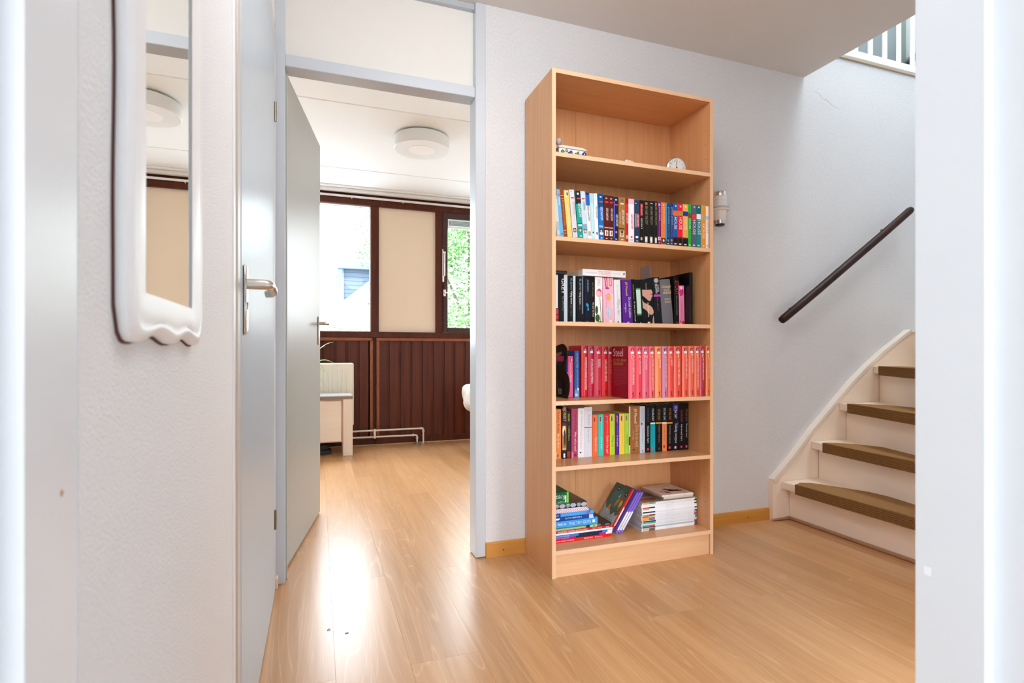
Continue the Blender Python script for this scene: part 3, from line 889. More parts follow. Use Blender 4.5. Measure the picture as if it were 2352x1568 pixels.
# wall string with its moulding
ST = [(2.277, .0), (2.277, .217), (2.398, .318), (2.551, .466), (2.697, .592), (2.848, .721), (2.978, .817), (3.111, .903), (3.333, 1.028), (3.55, 1.035), (3.55, 0)]
part('stringer', MB().prism(ST, 'y', 2.219, 2.25), M_STAIR, st)
mo = MB()
tp = ST[1:10]
for i in range(len(tp) - 1):
    (xa, za), (xb, zb) = tp[i], tp[i + 1]
    l = math.hypot(xb - xa, zb - za); nx, nz = (zb - za) / l, -(xb - xa) / l
    mo.prism([(xa, za + .003), (xb, zb + .003), (xb + nx * .014, zb + nz * .014), (xa + nx * .014, za + nz * .014)], 'y', 2.213, 2.25)
part('stringer_moulding', mo, mat('ece0d2', .4), st)
part('newel_post', MB().box(2.36, 2.45, 1.08, 1.17, 0, 1.3, c=0.004), M_STAIR, st)
part('floor_strip', MB().box(2.372, 2.390, 1.17, 2.215, 0, .016, c=.005).box(2.268, 2.39, 2.205, 2.219, 0, .012, c=.004), mat('a87f5e', .5), st)

# ---- handrail on the wall
hl = thing('handrail', 'dark brown round wooden handrail sloping up the stairwell wall', 'handrail', (2.8, 2.17, 1.4))
q = MB()
ps = [(2.282, 2.17, 1.060), (2.286, 2.17, 1.063), (2.30, 2.17, 1.072), (2.53, 2.17, 1.224), (2.80, 2.17, 1.408), (3.05, 2.17, 1.578), (3.255, 2.17, 1.721), (3.270, 2.17, 1.731), (3.276, 2.17, 1.735)]
q.tube(ps, [.012, .019, .0215, .0215, .0215, .0215, .0215, .018, .010], 16)
part('rail', q, wood('dark_rail_wood', '3a2018', '220f0b', (.1, 1, .1), 30, .45, 1.0, .05, .2), hl, True)
for x, z in ((2.43, 1.157), (3.14, 1.64)):
    part('bracket', MB().tube([(x, 2.17, z - .012), (x, 2.178, z - .026), (x, 2.20, z - .03), (x, 2.25, z - .03)], .005, 8).lathe([(.013, 0), (.013, .003)], x, 2.247, z - .03, 16, 'y'), mat('3c2a22', .4, .3), hl, True)

# ---- white gadget in its wall holder
gd = thing('wall_torch', 'white cylinder with chrome rings in a white wall holder right of the bookcase', 'torch', (1.905, 2.19, 1.512))
M_WPL = mat('e6e5e4', .22, name='white_plastic')
part('body', MB().lathe([(.027, .045), (.031, .05), (.033, .09), (.0345, .10), (.0345, .163), (.033, .165)], 1.903, 2.19, 1.512, 28), M_WPL, gd, True)
part('top_cap', MB().lathe([(.033, .165), (.0335, .167), (.0325, .183), (.030, .188), (.022, .190)], 1.903, 2.19, 1.512, 28), M_CHROME, gd, True)
part('seam_ring', MB().lathe([(.0347, .143), (.0349, .1435), (.0347, .1445)], 1.903, 2.19, 1.512, 28), mat('bdbdbc', .4), gd, True)
part('lower_ring', MB().lathe([(.024, .026), (.0262, .028), (.027, .045)], 1.903, 2.19, 1.512, 28), M_CHROME, gd, True)
part('dark_tip', MB().lathe([(.020, .018), (.0225, .020), (.024, .026)], 1.903, 2.19, 1.512, 28), mat('0e0d0c', .3), gd, True)
hp_ = part('holder', MB().lathe([(.036, .092), (.047, .094), (.050, .098), (.050, .112), (.047, .116), (.036, .117)], 1.905, 2.196, 1.512, 30).box(1.865, 1.945, 2.235, 2.25, 1.527, 1.642, c=.006).box(1.852, 1.872, 2.19, 2.25, 1.527, 1.627, c=.008), M_WPL, gd, True)
part('grey_band', MB().lathe([(.0502, .101), (.0508, .103), (.0508, .109), (.0502, .111)], 1.905, 2.196, 1.512, 30), mat('b4bab8', .5), gd, True)

# ---- mirror with a carved white frame on the stucco wall
mi = thing('wall_mirror', 'narrow mirror in a scalloped white wooden frame on the stucco wall', 'mirror', (WX, 0.66, 0.9))
Y0, Y1, ZB, ZT = 0.56, 0.7475, 0.9495, 1.78
def outline(t):
    """outer edge of the frame, t in 0..4 round the four sides from the lower near corner"""
    s, u = int(t) % 4, t - int(t)
    def rc(v, n):
        return v
    if s == 0:      # bottom, near to far: three lobes
        y = .514 + (.806 - .514) * u
        z = .9098 - .0038 * math.cos(2 * PI * (y - .545) / .118)
        e = min(y - .514, .806 - y)
        if e < .022:
            z += .026 * (1 - math.sqrt(max(0, 1 - (1 - e / .022) ** 2)))
        return y, z
    if s == 2:      # top, far to near
        y = .806 - (.806 - .514) * u
        return y, 1.82 + .012 * math.cos(2 * PI * (y - .66) / .29 * 2)
    z0, z1 = .9355, 1.815
    if s == 1:
        z = z0 + (z1 - z0) * u
        return .806 + .0035 * math.sin(PI * u) * math.sin(6 * PI * u), z
    z = z1 - (z1 - z0) * u
    return .514 - .004 * math.sin(PI * u) * math.sin(7 * PI * (1 - u)) , z
def inner(t):
    s, u = int(t) % 4, t - int(t)
    return [(Y0 + (Y1 - Y0) * u, ZB), (Y1, ZB + (ZT - ZB) * u), (Y1 - (Y1 - Y0) * u, ZT), (Y0, ZT - (ZT - ZB) * u)][s]
NS = 36
q = MB()
ts = [s + u / NS for s in range(4) for u in range(NS)]
prof = [(0.0, -.1550), (-.02, -.1500), (.0, -.1455), (.10, -.1425), (.2, -.1412), (.26, -.1416), (.30, -.1424), (.40, -.1416), (.93, -.1428), (1.0, -.1438), (1.0, -.1466)]
vs = []
for t in ts:
    o_, i_ = outline(t), inner(t)
    for f_, x_ in prof:
        vs.append((x_, o_[0] + (i_[0] - o_[0]) * f_, o_[1] + (i_[1] - o_[1]) * f_))
m_ = len(prof); n_ = len(ts)
fs = [(a * m_ + b, ((a + 1) % n_) * m_ + b, ((a + 1) % n_) * m_ + b + 1, a * m_ + b + 1) for a in range(n_) for b in range(m_ - 1)]
q.add(vs, fs)
part('frame', q, mat('f6f5f5', .38, name='white_carved_frame', bump=(60, .12, .002)), mi, True)
part('mirror_glass', MB().box(-.1535, -.1457, Y0 - .004, Y1 + .004, ZB - .004, ZT + .004), mat('f4f5f3', .0, 1.0, name='mirror_silver'), mi)
bq = MB()
ol = [outline(t) for t in ts]
cy_, cz_ = .66, 1.36
def grow(p):
    return (p[0] + (.0022 if p[0] > cy_ else -.0022), p[1] + (.0022 if p[1] > cz_ else -.0022))
bq.add([(-.1549, *grow(p)) for p in ol] + [(-.1530, *grow(p)) for p in ol] + [(-.1530, *p) for p in ol], [(i, (i + 1) % n_, n_ + (i + 1) % n_, n_ + i) for i in range(n_)] + [(n_ + i, n_ + (i + 1) % n_, 2 * n_ + (i + 1) % n_, 2 * n_ + i) for i in range(n_)])
part('shadow_edge', bq, mat('5a342c', .7), mi)  # dark rim paints the frame's shadow line on the wall
part('gap_line', MB().box(-.1440, -.1428, Y1 + .0045, Y1 + .0060, ZB, ZT), mat('5a2a22', .6), mi)

# ---- living room: ceiling lamp
cl_ = thing('ceiling_lamp', 'round white disc lamp on the living room ceiling', 'ceiling lamp', (0.703, 3.853, 2.345))
part('shade', MB().lathe([(.095, .0), (.190, .0), (.196, .006), (.196, .078), (.19, .084), (.10, .084)], .703, 3.853, 2.345, 48), mat('e9e9e6', .5), cl_, True)
part('mount', MB().lathe([(.15, .084), (.15, .096)], .703, 3.853, 2.345, 40), mat('cfcfcb', .5), cl_, True)
part('diffuser', MB().lathe([(.094, .001), (.096, -.001), (.05, -.0025), (.002, -.003)][::-1], .703, 3.853, 2.345, 40), mat('f8f8f6', .3), cl_, True)

# ---- radiator and pipes
rd = thing('radiator', 'cream panel radiator under the window behind the cabinet', 'radiator', (-0.3, 5.26, 0.2))
RX1 = 0.318
part('panel', MB().box(-1.3, RX1, 5.245, 5.30, 0.205, 0.795, c=.012), mat('e9e2d0', .4), rd)
for i in range(30):
    x = 0.262 - i * .0405
    q = MB()
    pr = [(5.2455, .262), (5.241, .272), (5.2395, .285), (5.2395, .735), (5.241, .748), (5.2455, .758)]
    n = len(pr)
    vs = [(x + dx, y if sh else 5.2455, z) for dx, sh in ((-.012, 0), (-.006, 1), (.006, 1), (.012, 0)) for y, z in pr]
    q.add(vs, [(c * n + b, (c + 1) * n + b, (c + 1) * n + b + 1, c * n + b + 1) for c in range(3) for b in range(n - 1)])
    part('rib', q, mat('e9e2d0', .4), rd, True)
part('bracket', MB().box(-.2, -.16, 5.30, 5.37, .5, .6).box(.1, .14, 5.30, 5.37, .5, .6), M_WHITE, rd)
M_PIPE = mat('e2d8cc', .35, name='painted_pipe')
hp = thing('heating_pipes', 'pair of cream heating pipes along the wooden wall turning into the floor', 'pipe', (0.6, 5.24, 0.1))
part('pipe', MB().tube([(-.2, 5.27, .148), (.955, 5.24, .152), (.966, 5.24, .150), (.970, 5.24, .140), (.970, 5.238, .0)], .0085, 10), M_PIPE, hp, True)
part('pipe', MB().tube([(-.2, 5.27, .089), (.889, 5.24, .089), (.904, 5.24, .087), (.909, 5.24, .078), (.909, 5.238, .0)], .0085, 10), M_PIPE, hp, True)
for x, z in ((.962, .152), (.970, .13), (.882, .089), (.909, .066)):
    v_ = x in (.970, .909)
    part('fitting', MB().tube([(x, 5.24, z - .014), (x, 5.24, z + .004)], .0125, 10) if v_ else MB().tube([(x - .02, 5.24, z), (x - .004, 5.24, z)], .0125, 10), M_PIPE, hp, True)
for x in (.970, .909):
    part('floor_rosette', MB().lathe([(.028, 0), (.026, .004), (.012, .008)], x, 5.238, 0 if x > .95 else .012, 20), mat('b4a890', .35, .6) if x > .95 else mat('8c8578', .35, .7), hp, True)
part('pipe_clamp', MB().box(.498, .518, 5.232, 5.262, .075, .166, c=.003).box(.503, .513, 5.262, 5.34, .11, .13), M_PIPE, hp)

# ---- low cabinet
cb = thing('low_cabinet', 'low pale-wood cabinet with a grey top in front of the radiator', 'cabinet', (-0.3, 5.0, 0))
M_ASH = wood('pale_ash_veneer', 'f0e6d8', 'e6d8c8', (.06, 1, .4), 30, .5, .8, .01, .3)
M_ASHV = wood('pale_ash_leg', 'ede1d1', 'e2d2c0', (1, 1, .06), 30, .5, .8, .01, .3)
part('top', MB().box(-1.2, .284, 4.848, 5.14, .497, .522, c=.002), mat('b9bcc0', .3, name='grey_laminate_top'), cb)
part('top_edge', MB().box(-1.2, .284, 4.846, 4.849, .491, .514), mat('8c7464', .5), cb)
part('leg', MB().box(.205, .284, 4.85, 4.93, 0, .491, c=.002), M_ASHV, cb)
part('leg', MB().box(.205, .284, 5.06, 5.14, 0, .491, c=.002), M_ASHV, cb)
part('leg', MB().box(-1.2, -1.12, 4.85, 4.93, 0, .491, c=.002), M_ASHV, cb)
part('leg', MB().box(-1.2, -1.12, 5.06, 5.14, 0, .491, c=.002), M_ASHV, cb)
part('body', MB().box(-1.12, .205, 4.875, 5.13, .118, .491), mat('d9b9a4', .5), cb)
part('door', MB().box(-.44, .190, 4.860, 4.876, .128, .476, c=.002), M_ASH, cb)
part('door', MB().box(-1.1, -.46, 4.860, 4.876, .128, .476, c=.002), M_ASH, cb)
# small black box below it
bb = thing('floor_box', 'flat black box on the floor under the low cabinet', 'box', (0.04, 5.03, 0))
part('body', MB().box(-.10, .112, 4.975, 5.12, .004, .035, c=.004), mat('242a2a', .4), bb)
part('lid', MB().box(-.104, .085, 4.98, 5.124, .036, .085, c=.006), mat('16120f', .5), bb)
# ---- plant on the cabinet (mostly hidden by the open door)
pn = thing('potted_plant', 'potted plant with long arching green blades on the low cabinet', 'plant', (-0.14, 4.98, .522))
part('pot', MB().lathe([(.045, 0), (.06, .01), (.072, .13), (.075, .14), (.068, .14), (.06, .10)], -.14, 4.98, .522, 24), mat('d8d4cc', .4), pn, True)
part('soil', MB().lathe([(.066, .118), (.066, .121)], -.14, 4.98, .522, 20), mat('3a2c22', .9), pn)
M_LEAF = mat('7fae3e', .45, name='green_blade'); M_LEAF2 = mat('a8c858', .45, name='pale_green_blade'); M_LEAF3 = mat('7c6a4a', .7, name='dry_blade')
def blade(tip, up, w, m_):
    b0 = Vector((-.14 + rnd(-.02, .02), 4.98 + rnd(-.02, .02), .65))
    t_ = Vector(tip)
    c_ = (b0 + t_) / 2 + Vector((0, 0, up))
    L_, R_ = [], []
    n = 9
    for i in range(n + 1):
        u = i / n
        p = b0 * (1 - u) ** 2 + c_ * 2 * u * (1 - u) + t_ * u * u
        d = (c_ - b0) * (1 - u) + (t_ - c_) * u
        s_ = Vector((-d.y, d.x, 0)); s_ = (s_.normalized() if s_.length > 1e-5 else Vector((0, 1, 0)))
        s_ = (s_ * .8 + Vector((0, 0, .6))).normalized()
        ww = w * (math.sin(PI * min(1, u * .8 + .2)) ** .6) * (1 - u * .35) if i < n else .0006
        L_.append(p + s_ * ww); R_.append(p - s_ * ww)
    vs = [p[:] for p in L_ + R_]
    part('blade', MB().add(vs, [(i, i + 1, n + 2 + i, n + 1 + i) for i in range(n)]), m_, pn, True)
for tip, up, w_, m_ in (((.132, 4.95, .981), .17, .007, M_LEAF2), ((.057, 4.96, .943), .15, .006, M_LEAF2), ((.161, 4.94, .771), .22, .006, M_LEAF), ((.097, 4.95, .669), .28, .006, M_LEAF), ((.079, 4.93, .567), .20, .006, M_LEAF), ((.043, 4.90, .545), .17, .007, M_LEAF), ((.053, 4.97, .708), .20, .004, M_LEAF3), ((.036, 4.96, .72), .26, .005, M_LEAF3),
    ((-.36, 4.95, .95), .16, .007, M_LEAF), ((-.42, 4.9, .75), .25, .007, M_LEAF), ((-.2, 4.8, 1.0), .15, .006, M_LEAF2), ((-.1, 5.1, 1.02), .1, .006, M_LEAF), ((-.3, 5.1, .8), .22, .006, M_LEAF)):
    blade(tip, up, w_, m_)

# ---- armchair under a white throw, just showing past the door post
ac = thing('armchair', 'padded armchair covered with a crumpled white throw beyond the door post', 'armchair', (1.8, 4.65, 0))
M_THROW = mat('eceae6', .85, spec=.2, name='white_throw', bump=(14, .5, .02))
def pad(x0, x1, y0, y1, z0, z1, seg=10, amp=.018, rr=.07):
    bm = bmesh.new()
    bmesh.ops.create_cube(bm, size=1)
    bmesh.ops.subdivide_edges(bm, edges=bm.edges[:], cuts=seg, use_grid_fill=True)
    cx, cy, cz = (x0 + x1) / 2, (y0 + y1) / 2, (z0 + z1) / 2
    hx, hy, hz = (x1 - x0) / 2, (y1 - y0) / 2, (z1 - z0) / 2
    for v in bm.verts:
        p = Vector((v.co.x * 2 * hx, v.co.y * 2 * hy, v.co.z * 2 * hz))
        q_ = Vector((max(-hx + rr, min(hx - rr, p.x)), max(-hy + rr, min(hy - rr, p.y)), max(-hz + rr, min(hz - rr, p.z))))
        d = p - q_
        if d.length > 1e-6:
            p = q_ + d.normalized() * rr
        w = amp * (math.sin(p.x * 31 + p.z * 23) * math.sin(p.y * 27 + p.z * 9) + .5 * math.sin(p.y * 51 + p.x * 17))
        p += (d.normalized() if d.length > 1e-6 else Vector((0, 0, 0))) * w
        v.co = (cx + p.x, cy + p.y, cz + p.z)
    m_ = MB().add([v.co[:] for v in bm.verts], [[x.index for x in f_.verts] for f_ in bm.faces]) if (bm.verts.index_update() or True) else None
    bm.free()
    return m_
part('arm_pad', pad(1.265, 1.50, 4.40, 4.92, .37, .60), M_THROW, ac, True)
part('arm_pad', pad(2.1, 2.34, 4.40, 4.92, .37, .60), M_THROW, ac, True)
part('arm_base', pad(1.37, 1.48, 4.42, 4.88, .09, .46, rr=.04), mat('cfc6ba', .9), ac, True)
part('arm_base', pad(2.13, 2.25, 4.42, 4.88, .09, .46, rr=.04), mat('cfc6ba', .9), ac, True)
part('seat', pad(1.48, 2.12, 4.38, 4.85, .2, .46), M_THROW, ac, True)
part('backrest', pad(1.5, 2.12, 4.8, 4.98, .2, .88), M_THROW, ac, True)
for x in (1.42, 2.2):
    for y in (4.46, 4.84):
        part('leg', MB().tube([(x, y, .12), (x, y, 0)], [.02, .015], 8), M_MAHOGD, ac)

# ---- two crumbs on the hall floor
for x, y, lb in ((.029, 1.83, 'tiny dark curled crumb on the hall floor, the one further from the bookcase'), (.082, 1.791, 'tiny dark straight splinter on the hall floor beside the curled crumb')):
    c_ = MB().tube([(x, y, .0012), (x + .005, y + .002, .0014), (x + .010, y + .0005, .0012)] if 'straight' in lb else [(x, y, .0012), (x + .003, y + .006, .002), (x + .008, y + .005, .0022), (x + .008, y - .001, .0013)], .0011, 6)
    tag(part('crumb', c_, mat('4a3c36', .8)), lb, 'crumb', 'crumbs on the hall floor')

# ================================================================== outside
gr = struct('ground', MB().box(-60, 60, 5.6, 90, -.35, -.3).box(-60, 60, -60, -3.3, -.35, -.3), mat('a0a4a8', .9), label='pale paved ground outside the windows', cat='ground')
# house with a flat-roofed dormer on a tiled roof slope
hs = thing('neighbour_house', 'grey dormer house with a long tiled roof slope outside the window', 'house', (2.5, 24, -.3))
M_TILE = mat('b9b7b2', .8, name='pale_roof_tiles'); M_SIDING = mat('424f5e', .7, name='blue_grey_siding'); M_FASC = mat('4c5c70', .6, name='blue_grey_fascia')
rs = MB().prism([(-.9, 1.55), (.086, 2.233), (2.166, 3.975), (5.2, 6.3), (8.0, 3.9), (11, 1.5), (11, -.3), (-.9, -.3)], 'y', 24.0, 31)
part('roof_gable', rs, M_TILE, hs)
part('verge_board', MB().prism([(-.95, 1.46), (-.95, 1.60), (.086, 2.283), (2.166, 4.025), (5.2, 6.35), (5.2, 6.2), (2.166, 3.88), (.086, 2.14)], 'y', 23.85, 24.05), mat('6c7278', .6), hs)
dm = MB()
dm.prism([(.98, 2.8), (.93, 4.5), (5.0, 4.6), (5.0, 2.8)], 'y', 24.6, 29)
dmr = part('dormer_wall', dm, M_SIDING, hs)
for i in range(9):
    part('siding_board', MB().box(.97 - .0 * i, 5.0, 24.56, 24.6, 2.9 + i * .185, 3.07 + i * .185), M_SIDING, dmr)
part('dormer_fascia', MB().box(.80, 5.2, 24.2, 29.2, 4.5, 4.82), M_FASC, hs)
part('side_fascia', MB().prism([(.83, 4.62), (1.02, 4.62), (.92, 3.72), (.72, 3.72)], 'y', 24.3, 24.6), M_FASC, hs)
part('dormer_post', MB().box(.93, 1.06, 24.5, 24.62, 2.95, 4.5), mat('7c8894', .6), hs)
part('roof_vent', MB().box(2.05, 2.2, 23.93, 24.0, 2.95, 3.02), M_DARK, hs)

def leaf_cloud(name, label, blobs, n, size, cols, trunk, seed, group=None):
    rg = random.Random(seed)
    t = thing(name, label, 'tree', (trunk[0], trunk[1], -.3), group=group)
    q = MB()
    for i in range(n):
        bx_, by_, bz_, rx, ry, rz_ = blobs[rg.randrange(len(blobs))]
        while True:
            p = Vector((rg.uniform(-1, 1), rg.uniform(-1, 1), rg.uniform(-1, 1)))
            if .25 < p.length < 1:
                break
        c = Vector((bx_ + p.x * rx, by_ + p.y * ry, bz_ + p.z * rz_))
        a = rg.uniform(0, 2 * PI); b = rg.uniform(-1, 1)
        u = Vector((math.cos(a), math.sin(a), b * .7)).normalized() * size * rg.uniform(.6, 1.3)
        v = u.cross(Vector((rg.uniform(-1, 1), rg.uniform(-1, 1), rg.uniform(-1, 1)))).normalized() * size * .42
        q.add([(c - u)[:], (c + v)[:], (c + u)[:], (c - v)[:]], [(0, 1, 2, 3)], rg.randrange(len(cols)))
    o = part('foliage', q, [mat(c_, .6, spec=.3) for c_ in cols], t)
    o['kind'] = 'stuff'
    h = max(b_[2] for b_ in blobs)
    part('trunk', MB().tube([(trunk[0], trunk[1], -.3), (trunk[0] + .1, trunk[1], h * .5), (trunk[0], trunk[1], h)], [.16, .11, .05], 8), mat('4a4038', .9), t, True)
    for b_ in blobs:
        part('branch', MB().tube([(trunk[0], trunk[1], h * .35), (b_[0], b_[1], b_[2])], [.05, .012], 6), mat('4a4038', .9), t)
leaf_cloud('garden_tree', 'leafy garden tree behind the dormer seen through the large pane', [(2.6, 21, 5.6, 1.3, 1.2, .9), (2.1, 21, 4.6, .8, .9, .6), (3.4, 21, 4.2, 1.2, 1, 1.2), (2.9, 21, 6.8, 1.0, 1, .8), (3.6, 21, 6.0, 1.3, 1, 1.2)], 2600, .08, ('56684c', '465c3c', '6c7a60'), (3.4, 21.2), 3)
leaf_cloud('garden_tree', 'dense green tree filling the small opening window', [(3.2, 13, 2.2, 1.4, 1.2, 1.5), (4.4, 13.5, 3.0, 1.6, 1.3, 1.6), (2.6, 13, 3.6, .9, 1, 1.0), (3.8, 13.5, 4.3, 1.2, 1, 1.0), (3.0, 12.5, 1.2, 1.2, 1, .8)], 14000, .062, ('527a42', '6c9258', '40682f', '88a474'), (3.6, 13.2), 5)
leaf_cloud('garden_shrub', 'pale green shrub growing low in front of the roof slope', [(.5, 15, 1.45, .55, .5, .3), (.15, 15, 1.25, .35, .5, .28), (1.0, 15, 1.35, .5, .5, .2)], 350, .05, ('567440', '68844c', '4a6636'), (.5, 15.1), 8)
